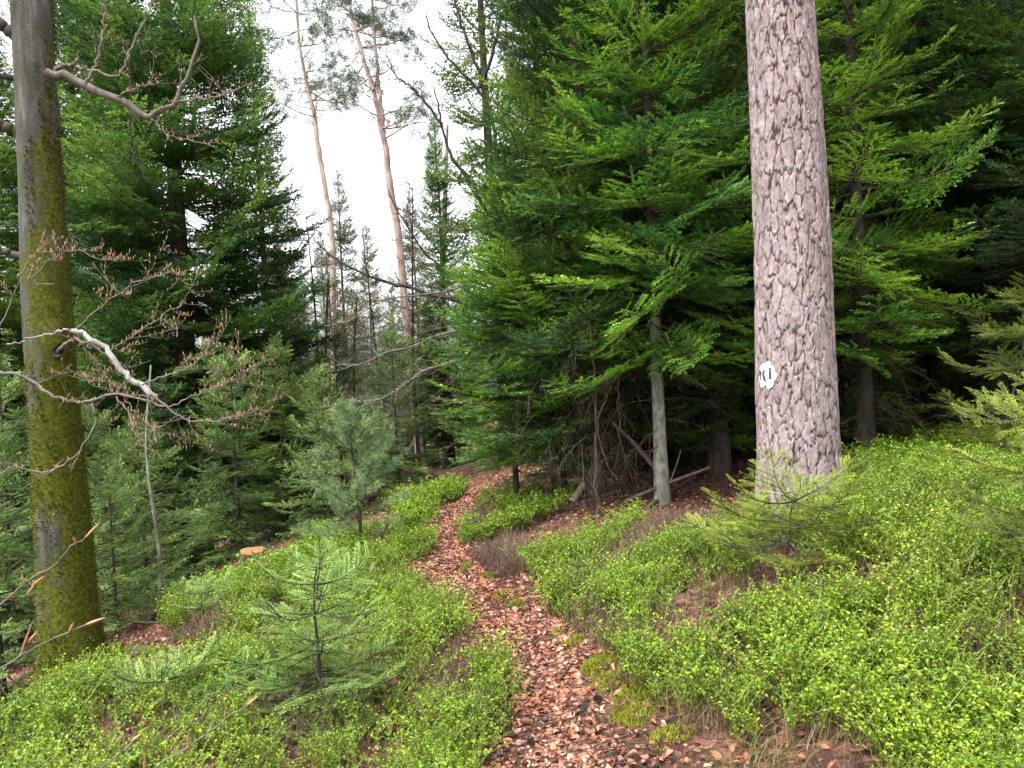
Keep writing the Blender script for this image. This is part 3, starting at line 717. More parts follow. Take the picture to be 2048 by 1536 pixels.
def poly_branch(pix, d, w0, w1, of, n=24, wob=.006, dz=None, r=rng):
    """a limb traced as pixels at depth d (or list of depths); widths in photo pixels"""
    dd = np.broadcast_to(d, len(pix)) if np.isscalar(d) else np.asarray(d)
    p = np.array([P(x, y, q) for (x, y), q in zip(pix, dd)]) - of
    c = spline(p, n) + r.normal(0, wob, (n, 3)); return c, np.linspace(w0, w1, n) / F_PX * np.mean(dd) / 2
def side_twigs(c, n, L, rad, r, lev=1, lo=.25, spread=.6, up=.15, kids=3):
    out = []
    for k in range(n):
        q = lo + (1 - lo) * (k + r.uniform(0, 1)) / n; i = min(int(q * (len(c) - 1)), len(c) - 2)
        grow(c[i], unit(unit(c[i + 1] - c[i]) * .8 + r.normal(0, spread, 3)), L * r.uniform(.4, 1.1), rad, lev, r, out, .6, kids, up)
    return out
def bud(g, p, d, l, w, mat):
    s = np.linspace(0, 1, 5)[:, None]; v, f = tubes((p + unit(d) * l * s)[None], (np.array([.35, 1, .95, .6, .03]) * w / 2)[None], 5); g.add(v, f, mat)

# mossy beech at the left
BD = 5.0
bt = np.array([np.r_[P(x, y, BD), w / F_PX * BD / 2] for x, y, w in [(156, 1385, 165), (150, 1330, 130), (141, 1260, 113), (130, 1100, 102), (118, 950, 97), (108, 800, 93), (101, 700, 90), (92, 560, 87), (85, 400, 80), (78, 280, 77), (72, 180, 72), (68, 90, 74), (62, -40, 74), (50, -300, 62), (40, -700, 50), (30, -1200, 30)]])
b0 = bt[1, :3]; beech = thing("beech_tree", "mossy grey beech trunk with bare spreading branches at the left", "tree", (b0[0], b0[1], H(b0[0], b0[1])[0])); of = np.array(beech.location)
c = spline(bt - np.r_[of, 0], 420); NB = 64; a_ = np.arange(NB) * 2 * math.pi / NB; AA, II = np.meshgrid(a_, np.arange(420)); zz = c[:, 2][:, None]
rel = 1 + .09 * (fbm(np.cos(AA) * 1.5 + 9, np.sin(AA) * 1.5 + zz * 1.3 + 9, 51) - .5) * 2 + .02 * (fbm(np.cos(AA) * 6 + 9, np.sin(AA) * 6 + zz * 8 + 9, 52) - .5)
foot = np.exp(-np.maximum(zz - .0, 0) / .16); rel = rel + .16 * foot * np.maximum(0, np.cos(3 * AA + 1))
for (kx, kz, ka) in [(0, 2.62, 2.9), (0, 3.32, 3.0), (0, 3.35, .1), (0, 3.85, 2.8), (0, 1.85, -.7)]:
    kz2 = kz - of[2]; rel = rel + .16 * np.exp(-((zz - kz2) / .10)**2 - (np.angle(np.exp(1j * (AA - ka))) / .5)**2)
rd = c[:, 3][:, None] * rel
v = np.stack([c[:, 0][:, None] + rd * np.cos(AA), c[:, 1][:, None] + rd * np.sin(AA), np.broadcast_to(zz, AA.shape)], -1)
i, j = np.meshgrid(np.arange(NB), np.arange(419)); g = Geo().add(v, np.stack([j * NB + i, j * NB + (i + 1) % NB, (j + 1) * NB + (i + 1) % NB, (j + 1) * NB + i], -1))
g.obj("trunk", [M_beech], beech, True)
r = np.random.default_rng(76); nm = 26000; ii, ja = r.integers(2, 418, nm), r.uniform(0, 6.283, nm); zq = c[ii, 2]; wz = zq + of[2]
want = .30 * np.cos(ja) + (2.15 - wz) * .22 + (fbm(np.cos(ja) * 2 + 9, np.sin(ja) * 2 + zq * 2.2 + 30, 55) - .5) * 2.0; k = (want > .12) & (wz < 4.5) & (ja % 6.283 > 3.0) | (want > .2) & (np.cos(ja) > .2) & (wz < 4.5)
ii, ja, zq = ii[k], ja[k], zq[k]; col = (ja / 6.28318 * NB).astype(int) % NB; base_ = v.reshape(420, NB, 3)[ii, col] + (v.reshape(420, NB, 3)[ii, (col + 1) % NB] - v.reshape(420, NB, 3)[ii, col]) * ((ja / 6.28318 * NB) % 1)[:, None]
nrm = np.c_[np.cos(ja), np.sin(ja), r.normal(.25, .35, len(ja))]; mbx = np.array([[0, .5, 0], [.0, -.5, 0], [.75, -.35, .12], [1.0, .1, .0]]) * np.array([.016, .010, .010])
vv, ff = inst(mbx, np.array([[0, 1, 2, 3]]), frames(nrm, roll=r.uniform(0, 6.28, len(ja))) * r.uniform(.5, 1.3, len(ja))[:, None, None], base_ - .002 * nrm)
tag(Geo().add(vv, ff, 0, np.repeat(np.clip(.45 + .22 * r.standard_normal(len(ja)), 0, 1), 4)).obj("moss", [M_trunkmoss], beech), None, kind="stuff")
r = np.random.default_rng(77)
def limb(name, paths, mats, parent, of, twig_n=0, twig_L=.25, budn=0, label=None, lev=1, d_over=None, tw=.0026):
    g = Geo()
    for pix, d, w0, w1 in paths:
        c, rr = poly_branch(pix, d, w0, w1, of, r=r); v, f = tubes(c[None], rr[None], 8 if w0 > 6 else 5); g.add(v, f, 0)
        if twig_n:
            out = side_twigs(c, twig_n, twig_L, tw, r, lev); out_geo(g, out, 0, 4)
            if budn:
                for p, q in out:
                    for k in range(budn): i = min(5, 1 + k * 5 // max(budn - 1, 1)); bud(g, p[i], np.array([r.normal(0, .25), r.normal(0, .25), .9]), r.uniform(.016, .028), .0045, 1)
        if budn:
            for i in range(6, 24, 2): bud(g, c[i], np.array([r.normal(0, .25), r.normal(0, .25), .9]), r.uniform(.020, .032), .006, 1)
    o = g.obj(name, mats, parent, True)
    if label: o["label"] = label
    return o
BM = [M_beechtwig, M_bud]
limb("branch", [([(92, 150), (115, 148), (144, 155), (191, 178), (239, 196), (267, 219), (297, 236), (318, 222), (352, 205), (362, 171), (383, 137), (393, 82), (388, 30)], 4.85, 19, 5),
                ([(171, 163), (191, 133), (202, 85), (210, 41), (200, 5)], 4.8, 7, 2), ([(185, 140), (232, 152), (253, 120), (270, 75), (297, 27), (305, -20)], 4.8, 6, 3),
                ([(108, 142), (127, 131), (150, 133), (185, 142)], 4.85, 8, 5), ([(352, 205), (410, 198), (445, 191), (500, 170)], 4.85, 6, 2), ([(304, 236), (318, 253), (342, 274), (386, 281), (428, 291)], 4.85, 5, 2),
                ([(238, 195), (265, 178), (305, 166)], 4.8, 5, 2)], BM, beech, of, 5, .22, 1, "long crooked upper branch reaching right with upturned end")
limb("branch", [([(256, 225), (264, 273), (263, 297), (274, 325), (298, 362)], 4.8, 6, 2.5), ([(262, 300), (245, 320), (238, 335)], 4.8, 3, 1.5)], [M_dark, M_bud], beech, of, 2, .1)
limb("branch", [([(70, 285), (35, 268), (0, 247), (-60, 225)], [5.0, 4.97, 4.93, 4.85], 26, 18)], [M_beech, M_bud], beech, of, 0)
limb("branch", [([(70, 160), (35, 156), (0, 152), (-60, 140)], [5.0, 4.97, 4.93, 4.85], 16, 10)], [M_beech, M_bud], beech, of, 0)
limb("branch", [([(75, 100), (40, 80), (0, 48), (-60, 0)], [5.0, 4.97, 4.93, 4.85], 26, 18)], [M_beech, M_bud], beech, of, 0)
limb("branch", [([(80, 530), (40, 512), (0, 500), (-50, 480)], [5.0, 4.97, 4.93, 4.85], 18, 9)], [M_beech, M_bud], beech, of, 0)
limb("branch", [([(108, 715), (128, 690), (150, 680), (165, 684), (200, 700), (240, 738)], [4.9, 4.75, 4.65, 4.6, 4.6, 4.6], 9, 3.5), ([(165, 690), (190, 720), (215, 738), (245, 752)], 4.6, 4, 2)], BM, beech, of, 4, .2, 1, "low grey branch leaving the knot hole")
limb("broken_branch", [([(142, 658), (160, 663), (180, 675), (215, 702), (245, 742), (280, 770), (312, 797)], 4.55, 9, 13), ([(142, 658), (110, 664), (60, 678), (10, 690)], 4.55, 5, 2)], [M_pale, M_bud], beech, of, 0, label="pale barkless broken branch hanging beside the trunk")
limb("branch", [([(300, 790), (345, 820), (375, 838), (420, 841), (470, 831), (527, 822)], 4.5, 5, 2), ([(285, 770), (330, 752), (380, 733), (420, 705), (450, 690)], 4.5, 4, 1.5), ([(340, 815), (400, 785), (460, 762), (507, 733)], 4.5, 3.5, 1.5),
                ([(200, 712), (240, 690), (300, 650), (370, 603)], 4.6, 3.5, 1.5), ([(150, 662), (210, 610), (280, 560), (372, 540)], 4.6, 3.5, 1.5), ([(305, 800), (250, 780), (200, 760)], 4.5, 3, 1.5)], BM, beech, of, 9, .24, 3, "fine twigs with pointed orange-brown buds", 1, tw=.0019)
limb("branch", [([(-40, 740), (0, 746), (40, 748), (80, 776), (110, 795), (145, 806), (180, 803), (230, 790), (290, 800), (330, 815)], 4.4, 8, 4), ([(186, 806), (192, 845), (165, 895), (120, 935), (80, 945), (30, 935), (-30, 955)], 4.4, 5, 3),
                ([(230, 795), (260, 830), (280, 870), (282, 895)], 4.4, 4, 2), ([(250, 800), (290, 845), (310, 860)], 4.4, 3, 1.5)], BM, beech, of, 5, .2, 1, "curving low branch crossing in front of the trunk")
limb("branch", [([(110, 570), (60, 560), (140, 500), (200, 520), (240, 515)], 4.7, 3, 1.5), ([(0, 660), (60, 520), (130, 500)], 4.7, 3, 1.5)], BM, beech, of, 7, .18, 3, tw=.0018)
# dark knot hole where the low limb broke out
g = Geo(); kp = P(122, 700, 4.83) - of; an, rn = np.meshgrid(np.arange(16) * 2 * math.pi / 16, np.linspace(.05, 1, 6)); i, j = np.meshgrid(np.arange(16), np.arange(5))
g.add(np.stack([kp[0] + .05 * rn * np.cos(an) * (1 + .2 * np.sin(3 * an)), kp[1] - .045 * rn + .03, kp[2] + .038 * rn * np.sin(an) + .02 * rn * np.cos(an)], -1), np.stack([j * 16 + i, j * 16 + (i + 1) % 16, (j + 1) * 16 + (i + 1) % 16, (j + 1) * 16 + i], -1))
g.obj("knot_hole", [M_dark], beech, True)

# bare larch-like tree leaning over the path from the right stand
b0 = site(1120, 8.6); larch = thing("bare_tree", "leafless dark tree whose arching branches hang over the path", "tree", (b0[0], b0[1], H(b0[0], b0[1])[0])); of = np.array(larch.location)
ld = 8.2
s = spline(np.array([np.r_[P(x, y, 8.6) - of, w / F_PX * 8.6 / 2] for x, y, w in [(1118, 985, 24), (1105, 700, 20), (1090, 400, 15), (1070, 100, 10), (1050, -250, 5)]]), 24); s[0, 2] = -.1
v, f = tubes(s[None, :, :3], s[None, :, 3], 8); g = Geo().add(v, f); g.obj("trunk", [M_dark], larch, True)
DK = [M_dark, M_bud]
def larch_limb(paths, n, L, mats=DK, lab=None): return limb("branch", paths, mats, larch, of, n, L, 0, lab, 1, tw=.005)
larch_limb([([(1088, 470), (1040, 450), (974, 424), (942, 369), (915, 332), (898, 301), (884, 256), (877, 219), (868, 174)], ld, 11, 2.5), ([(884, 248), (839, 191), (819, 171), (791, 150), (771, 103)], ld, 6, 2)], 14, .22)
larch_limb([([(1085, 520), (1040, 430), (1007, 369), (993, 291), (986, 239), (973, 205), (942, 164), (908, 130), (884, 96), (863, 62), (851, 29)], ld, 10, 2.5), ([(962, 176), (956, 137), (938, 92), (928, 62), (911, 10), (905, -40)], ld, 7, 3), ([(962, 171), (986, 103), (1000, 44), (1017, 0), (1022, -60)], ld, 8, 4)], 14, .22)
larch_limb([([(1080, 300), (1041, 273), (1010, 253), (988, 225)], ld, 8, 3)], 5, .2)
larch_limb([([(1095, 640), (1010, 622), (949, 613), (873, 592), (819, 575), (764, 561), (720, 544), (661, 510), (634, 483)], ld, 10, 2.5)], 18, .28)
larch_limb([([(1095, 600), (1000, 590), (928, 565), (901, 551), (873, 527), (846, 500), (800, 430), (775, 380)], ld, 9, 2)], 14, .25)
GY_ = [M_beechtwig, M_bud]
larch_limb([([(1098, 700), (1000, 700), (928, 719), (860, 736), (812, 767), (771, 794), (703, 804), (640, 815)], ld - .3, 7, 2), ([(940, 715), (860, 740), (820, 760), (760, 800), (690, 800)], ld - .3, 4, 2)], 16, .28, GY_, "pale grey low branch sweeping left over the young pine")
larch_limb([([(1098, 660), (980, 655), (908, 664), (860, 678), (812, 695), (764, 708), (723, 729), (670, 730)], ld - .3, 6, 2)], 16, .28, GY_)
larch_limb([([(1095, 560), (960, 562), (900, 580), (840, 590), (770, 598), (700, 640), (650, 650)], ld - .2, 5, 2)], 14, .3, GY_)
larch_limb([([(1090, 345), (1040, 340), (1000, 338), (960, 338)], ld - .3, 5, 3)], 4, .2, GY_)

# brownish leafless trees beyond the path
for k, (px, d, lb) in enumerate([(640, 15, "leafless brownish young tree behind the blue-green young pine"), (760, 16.5, "leafless brownish tree in front of the forked pine's trunk"), (690, 19, "leafless thin tree between the two slender pines"), (575, 14, "leafless thin tree beside the tall dense fir"), (850, 15, "leafless thin tree above the end of the path")]):
    r = np.random.default_rng(300 + k); b0 = site(px, d); o = thing("bare_tree", lb, "tree", (b0[0], b0[1], H(b0[0], b0[1])[0]), group="leafless trees beyond the path")
    Ht = r.uniform(5.2, 6.8); t = np.linspace(0, 1, 14); st = np.c_[.12 * np.sin(3 * t + k), .1 * np.sin(2 * t), Ht * t - .1]
    v, f = tubes(st[None], (.045 * (1 - .9 * t))[None], 6); Geo().add(v, f).obj("trunk", [M_dark], o, True)
    out = []
    for q in range(54):
        u = .15 + .83 * q / 54; i0 = st[int(u * 13)]; az = r.uniform(0, 6.28)
        grow(i0, np.array([math.cos(az), math.sin(az), r.uniform(.0, .5)]), 1.5 * (1.15 - u) * r.uniform(.7, 1.2), .011, 2, r, out, .55, 5, .12)
    g = Geo(); out_geo(g, out, 0, 3, .0036); g.obj("crown", [M_haze], o)

# thin bare stems
for px, d, tip, w, lb, mt in [(318, 7.0, (300, 730), 9, "thin pale bare stem between the beech and the tall fir", M_lichen), (1190, 6.7, (1195, 930), 7, "thin dead stem left of the slim lichen-grey trunk", M_dead), (660, 14.0, (655, 560), 9, "dark thin stem behind the bare twigs left of the forked pine", M_dark), (712, 14.5, (712, 600), 8, "dark thin stem straight behind the blue-green young pine", M_dark)]:
    r = np.random.default_rng(px); b0 = site(px, d); o = thing("dead_sapling", lb, "dead sapling", (b0[0], b0[1], H(b0[0], b0[1])[0])); tp = P(*tip, d) - np.array(o.location)
    t = np.linspace(0, 1, 16)[:, None]; p = tp * t + np.c_[.03 * np.sin(7 * t), .03 * np.cos(5 * t) - .03, -.08 * (t == 0)]
    v, f = tubes(p[None], (w / F_PX * d / 2 * (1 - .6 * t[:, 0]))[None], 6); g = Geo().add(v, f)
    out = side_twigs(p, 14, .35, .004, r, 1, .15, .8, -.1); out_geo(g, out, 1, 3); g.obj("stem", [mt, M_dead], o, True)

# brown dead brush hanging under the stand
b0 = site(1215, 7.0); o = thing("dead_brush", "tangle of drooping brown dead branches left of the slim lichen-grey trunk", "dead branches", (b0[0], b0[1], H(b0[0], b0[1])[0])); of = np.array(o.location); r = np.random.default_rng(8); out = []
for k in range(44):
    st = P(r.uniform(1140, 1310), r.uniform(660, 900), r.uniform(6.6, 7.6)) - of; grow(st, unit(np.array([r.normal(-.35, .5), r.normal(-.3, .4), r.uniform(-1, -.1)])), r.uniform(.25, .6), .005, 2, r, out, .55, 5, -.35)
for k in range(30):
    st = P(r.uniform(1060, 1200), r.uniform(700, 900), r.uniform(7.0, 7.8)) - of; grow(st, unit(np.array([r.normal(-.1, .6), r.normal(-.3, .4), r.uniform(-.8, .1)])), r.uniform(.3, .6), .005, 2, r, out, .6, 5, -.25)
g = Geo(); out_geo(g, out, 0, 3)
for pix, w in [([(1300, 700), (1250, 735), (1215, 790), (1195, 850), (1210, 920), (1235, 960)], 5), ([(1262, 660), (1245, 720), (1235, 790), (1240, 860)], 4), ([(1180, 640), (1190, 760), (1192, 900), (1194, 1010)], 6)]:
    c, rr = poly_branch(pix, 6.75, w, 3, of); v, f = tubes(c[None], rr[None], 5); g.add(v, f)
g.obj("brush", [M_dead], o, True)

# ------------------------------------------------------------------ logs, branches and the stump
def log(name, pix, r0, r1, mat, label, cat, group=None, lift=.0):
    pts = np.array([hit(x, y) for x, y in pix]); pts[:, 2] += (r0 + r1) / 2 * .7 + lift; of = pts[0].copy()
    c = spline(pts - of, 20) + rng.normal(0, r0 * .12, (20, 3)); rr = np.linspace(r0, r1, 20); v, f = tubes(c[None], rr[None], 9)
    g = Geo().add(v, f)
    for e, q in ((0, 0), (19, 19)):
        ring = v.reshape(20, 9, 3)[q]; cc = np.broadcast_to(ring.mean(0), (9, 3)); k = np.arange(9); g.add(np.vstack([ring, cc]), np.stack([k, (k + 1) % 9, (k + 1) % 9 + 9, k + 9], -1))
    o = g.obj(name, [mat], None, True); o.location = of.tolist(); return tag(o, label, cat, group)
M_mosslog = M_beech
GF = "fallen wood on the forest floor"
log("fallen_log", [(190, 1295), (230, 1308), (290, 1312), (325, 1310)], .045, .035, M_mosslog, "mossy fallen log beside the foot of the mossy beech", "log", GF)
log("fallen_branch", [(190, 1262), (240, 1256), (325, 1262)], .016, .008, M_firbark, "dark thin fallen branch above the mossy log", "branch", GF, .05)
log("fallen_branch", [(1060, 1030), (1120, 1022), (1180, 1005), (1240, 985)], .03, .02, M_dead, "brown fallen branch lying along the edge of the right-hand stand", "branch", GF)
log("fallen_branch", [(1290, 1030), (1330, 1000), (1390, 960)], .022, .012, M_dead, "thin fallen branch crossing the foot of the slim lichen-grey trunk", "branch", GF, .03)
log("fallen_branch", [(1100, 1012), (1150, 1000), (1200, 995)], .03, .02, M_firbark, "short dark fallen branch left of the slim lichen-grey trunk", "branch", GF)
for pa, pb, d, w0, w1, lb in [((1143, 1005), (1168, 968), 6.8, 15, 13, "short broken stub leaning beside the fallen branches"), ((1318, 945), (1225, 845), 6.9, 12, 7, "dead pole leaning against the slim lichen-grey trunk"), ((1420, 935), (1250, 1003), 6.7, 6, 9, "dead pole lying low across the foot of the slim trunk"), ((1342, 960), (1362, 900), 6.6, 3, 2, "thin dead stick standing right of the slim lichen-grey trunk")]:
    A_, B_ = P(*pa, d), P(*pb, d + .1); lo_ = A_.copy(); c = spline(np.array([A_, (A_ + B_) / 2 + .01, B_]) - lo_, 12); v, f = tubes(c[None], (np.linspace(w0, w1, 12) / F_PX * d / 2)[None], 7)
    o = Geo().add(v, f).obj("dead_pole", [M_dead], None, True); o.location = lo_.tolist(); tag(o, lb, "dead wood", GF)
b0 = hit(505, 1128); st = thing("tree_stump", "low cut tree stump with a bright orange-brown top", "stump", b0); r = np.random.default_rng(4)
a_ = np.arange(28) * 2 * math.pi / 28; er = .125 * (1 + .12 * np.sin(3 * a_) + .08 * np.sin(5 * a_ + 1)); hs_ = np.linspace(-.1, .13, 8)
v = np.stack([np.stack([er * (1 + .5 * max(0, .06 - h)) * np.cos(a_), er * (1 + .5 * max(0, .06 - h)) * np.sin(a_), np.full(28, h)], -1) for h in hs_]); i, j = np.meshgrid(np.arange(28), np.arange(7))
Geo().add(v, np.stack([j * 28 + i, j * 28 + (i + 1) % 28, (j + 1) * 28 + (i + 1) % 28, (j + 1) * 28 + i], -1)).obj("base", [M_firbark], st, True)
rn = np.linspace(.02, 1.01, 7); v = np.stack([np.stack([er * q * np.cos(a_), er * q * np.sin(a_) - .0, .132 + .02 * np.sin(a_) * q + .006 * r.random(28)], -1) for q in rn]); i, j = np.meshgrid(np.arange(28), np.arange(6))
Geo().add(v, np.stack([j * 28 + i, j * 28 + (i + 1) % 28, (j + 1) * 28 + (i + 1) % 28, (j + 1) * 28 + i], -1)).obj("cut_top", [M_cut], st)

# ------------------------------------------------------------------ saplings near the camera
def sapling(name, base, tip, whorls, lod, mats, label, r0, seed, cat="sapling", leader=.22):
    """whorls: (height fraction, count, length, pitch deg, azimuth offset)"""
    r = np.random.default_rng(seed); o = thing(name, label, cat, base); tp = np.asarray(tip) - np.asarray(base)
    t = np.linspace(0, 1, 12)[:, None]; p = tp * t + np.c_[.012 * np.sin(6 * t), .012 * np.sin(4 * t + 1), -.06 * (t == 0)]
    v, f = tubes(p[None], (r0 * (1 - .75 * t[:, 0]))[None], 8); Geo().add(v, f).obj("trunk", [M_dark], o, True)
    g = Geo()
    for h, n, L, pt, a0 in whorls:
        for k in range(n):
            az = R_(a0) + k * 2 * math.pi / n + r.normal(0, .15); q = R_(pt + r.normal(0, 6))
            put_branch(g, tp * h, (math.cos(az) * math.cos(q), math.sin(az) * math.cos(q), math.sin(q)), L * r.uniform(.8, 1.12), lod, r, r.normal(0, .2), r.normal(0, .1))
    put_branch(g, tp * .88, tp + np.array([.02, 0, 0]), leader, lod, r)
    g.obj("crown", mats, o); return o
b0 = hit(630, 1420); d0 = float((b0 - EYE) @ FWD)
sapling("fir_sapling", b0, P(636, 1128, d0), [(.10, 6, .44, -2, 10), (.26, 6, .42, 4, 40), (.46, 5, .38, 6, 5), (.66, 5, .34, 12, 30), (.86, 4, .28, 18, 15), (.97, 3, .15, 34, 50)], 'near', [M_sap, M_dark], "pale green fir sapling standing in the bilberries left of the path", .011, 1)
b0 = hit(1570, 1135); d0 = float((b0 - EYE) @ FWD)
sapling("fir_sapling", b0, P(1590, 985, d0), [(.35, 5, .50, 4, 0), (.62, 5, .48, 9, 30), (.88, 4, .40, 16, 10)], 'near', [M_yel, M_dark], "spreading fir sapling in front of the big pine's foot", .01, 2, leader=.15)
b0 = hit(405, 1265); d0 = float((b0 - EYE) @ FWD)
sapling("fir_sapling", b0, P(408, 1180, d0), [(.6, 5, .22, 8, 0), (.9, 5, .2, 20, 30)], 'near', [M_sap, M_dark], "small fir sapling between the mossy beech and the pale sapling", .008, 3, leader=.1)
b0 = hit(330, 1440); d0 = float((b0 - EYE) @ FWD)
sapling("fir_sapling", b0, P(330, 1330, d0), [(.3, 5, .25, 8, 0), (.7, 5, .26, 14, 30)], 'near', [M_sap, M_dark], "low fir sapling in the bilberries right of the beech foot", .007, 4, leader=.12)
b0 = hit(1985, 905); d0 = float((b0 - EYE) @ FWD); d1 = min(d0, 6.0); b0 = site(1985, d1)
sapling("young_fir", b0, P(2090, 520, d1), [(.15, 5, .55, 4, 20), (.32, 5, .62, 4, 50), (.5, 5, .62, 8, 10), (.66, 5, .5, 10, 33), (.82, 5, .4, 18, 5)], 'near', [M_yel, M_twig], "leaning young fir with yellow-green sprays at the right border", .016, 5, "young fir")
b0 = site(2240, 3.0)
sapling("young_fir", b0, b0 + np.array([.05, 0, 1.3]), [(.25, 6, .6, -8, 0), (.42, 6, .62, -10, 30), (.60, 6, .55, -6, 10), (.78, 5, .45, 8, 40)], 'near', [M_yel, M_twig], "young fir with drooping yellowish sprays hanging in from the lower right border", .014, 6, "young fir")

# blue-green young pine by the path
b0 = hit(720, 1112); d0 = float((b0 - EYE) @ FWD); o = thing("young_pine", "blue-green young pine left of the path bend", "young pine", b0); r = np.random.default_rng(6); tp = P(703, 830, d0) - b0
t = np.linspace(0, 1, 12)[:, None]; v, f = tubes((tp * t + np.c_[.02 * np.sin(6 * t), 0 * t, -.06 * (t == 0)])[None], (.02 * (1 - .8 * t[:, 0]))[None], 7); Geo().add(v, f).obj("trunk", [M_dark], o, True)
g = Geo(); wp, wr = [], []
for k in range(60):
    h = .14 + .84 * (((k // 6) / 9)**.9) + r.normal(0, .012); az = r.uniform(0, 6.28); L = (.66 * (1.1 - h)**.8 + .04) * r.uniform(.7, 1.1); q = R_(5 + 40 * h)
    d = np.array([math.cos(az) * math.cos(q), math.sin(az) * math.cos(q), math.sin(q)]); s = np.linspace(0, 1, 6)[:, None]; p = tp * h + d * L * s + np.array([0, 0, .15 * L]) * s**2; wp.append(p); wr.append(np.linspace(.005, .002, 6))
    n = int(4 + L * 15); pos = np.linspace(.3, 1, n); tufts(g, p[0] + (p[-1] - p[0]) * pos[:, None] + r.normal(0, .02, (n, 3)), unit(d + np.array([0, 0, .35]) + r.normal(0, .4, (n, 3))), r.uniform(.8, 1.2, n), r, TUFTN, .1)
v, f = tubes(np.array(wp), np.array(wr), 3); g.add(v, f, 1); g.obj("crown", [M_ypine, M_twig], o)

# bare beech twigs with long buds hanging into the near left corner
def bud_twig(paths, label, base):
    o = thing("beech_sapling", label, "sapling", base); of = np.array(base)
    for pix, d, w0, w1, buds in paths:
        c, rr = poly_branch(pix, d, w0, w1, of, wob=.0012); v, f = tubes(c[None], rr[None], 7); br = Geo().add(v, f).obj("branch", [M_beechtwig], o, True)
        for (x0, y0), (x1, y1), w in buds:
            A_, B_ = P(x0, y0, d) - of, P(x1, y1, d - .01) - of; g = Geo(); bud(g, A_, B_ - A_, float(np.linalg.norm(B_ - A_)), w / F_PX * d, 0); g.obj("bud", [M_bud], br, True)
q = P(-150, 1450, 1.7)
bud_twig([([(-150, 1330), (0, 1210), (60, 1160), (110, 1130), (145, 1090), (165, 1080), (198, 1052)], 1.6, 5, 2.5, [((170, 1076), (203, 1042), 5.2), ((152, 1086), (145, 1072), 4.5), ((62, 1172), (92, 1150), 4.5), ((50, 1170), (42, 1143), 4.5), ((54, 1190), (70, 1168), 6.0)]),
          ([(-150, 1400), (0, 1338), (60, 1300), (120, 1272), (175, 1248), (190, 1243)], 1.6, 4.5, 2.5, [((172, 1249), (214, 1234), 6.8), ((138, 1265), (148, 1244), 6.0), ((40, 1312), (68, 1234), 4.5), ((56, 1285), (76, 1262), 6.0)])],
         "bare beech sapling twigs with pale buds at the left border before the mossy trunk", (q[0], q[1], H(q[0], q[1])[0]))
q = P(420, 1750, 1.6)
bud_twig([([(150, 1600), (205, 1536), (240, 1505), (270, 1480), (280, 1472)], 1.6, 4.5, 3, [((262, 1484), (288, 1464), 5.2), ((241, 1506), (240, 1487), 3.8)]),
          ([(280, 1600), (315, 1532), (370, 1500), (430, 1455), (470, 1425), (500, 1406)], 1.6, 4.5, 2.5, [((492, 1412), (517, 1392), 6.0), ((376, 1496), (378, 1456), 4.5), ((288, 1548), (290, 1500), 4.5), ((449, 1440), (452, 1412), 3.8)])],
         "bare beech sapling twigs with pale buds over the bilberries at the bottom border", (q[0], q[1], H(q[0], q[1])[0]))

# ------------------------------------------------------------------ ground cover
def wpoly(pts): return np.array([hit(x, y)[:2] for x, y in pts])
BIL = [wpoly(p) for p in [
    [(-400, 1950), (-300, 1640), (-250, 1560), (0, 1510), (110, 1420), (215, 1360), (330, 1370), (430, 1310), (345, 1290), (350, 1240), (430, 1175), (560, 1125), (640, 1100), (760, 1130), (820, 1165), (868, 1195), (905, 1245), (968, 1330), (1000, 1400), (1000, 1470), (960, 1560), (900, 1950)],
    [(600, 1110), (640, 1080), (770, 1055), (872, 1075), (845, 1125), (760, 1130), (680, 1110)],
    [(770, 1010), (930, 978), (905, 1015), (866, 1062), (800, 1058)],
    [(925, 1100), (1040, 1066), (1130, 1015), (1130, 990), (980, 995), (930, 1050)],
    [(1050, 1140), (1130, 1100), (1280, 1060), (1290, 1080), (1240, 1120), (1100, 1190)],
    [(1080, 1210), (1190, 1200), (1300, 1135), (1420, 1085), (1500, 1045), (1700, 1025), (1690, 960), (1780, 920), (1850, 900), (2048, 880), (2400, 890), (2600, 1300), (2400, 1950), (1540, 1950), (1480, 1640), (1420, 1500), (1290, 1400), (1190, 1290)]]]
HEA = [wpoly(p) for p in [[(1150, 1190), (1230, 1110), (1330, 1050), (1430, 1060), (1400, 1095), (1300, 1130), (1220, 1200)], [(945, 1120), (1040, 1090), (1040, 1150), (990, 1185), (950, 1160)], [(1140, 1240), (1190, 1200), (1260, 1280), (1240, 1320)], [(420, 1190), (520, 1130), (600, 1110), (590, 1140), (480, 1200)], [(400, 1230), (470, 1240), (450, 1300), (400, 1290)]]]
GRA = [wpoly(p) for p in [[(1400, 1430), (1560, 1420), (1720, 1440), (1740, 1560), (1500, 1600), (1410, 1540)], [(1850, 1060), (2048, 1020), (2048, 1080), (1880, 1100)]]]
def any_poly(x, y, polys):
    m = np.zeros(x.shape, bool)
    for p in polys: m |= in_poly(x, y, p)
    return m
def scatter(n, x0, x1, y0, y1, r): return r.uniform(x0, x1, n), r.uniform(y0, y1, n)

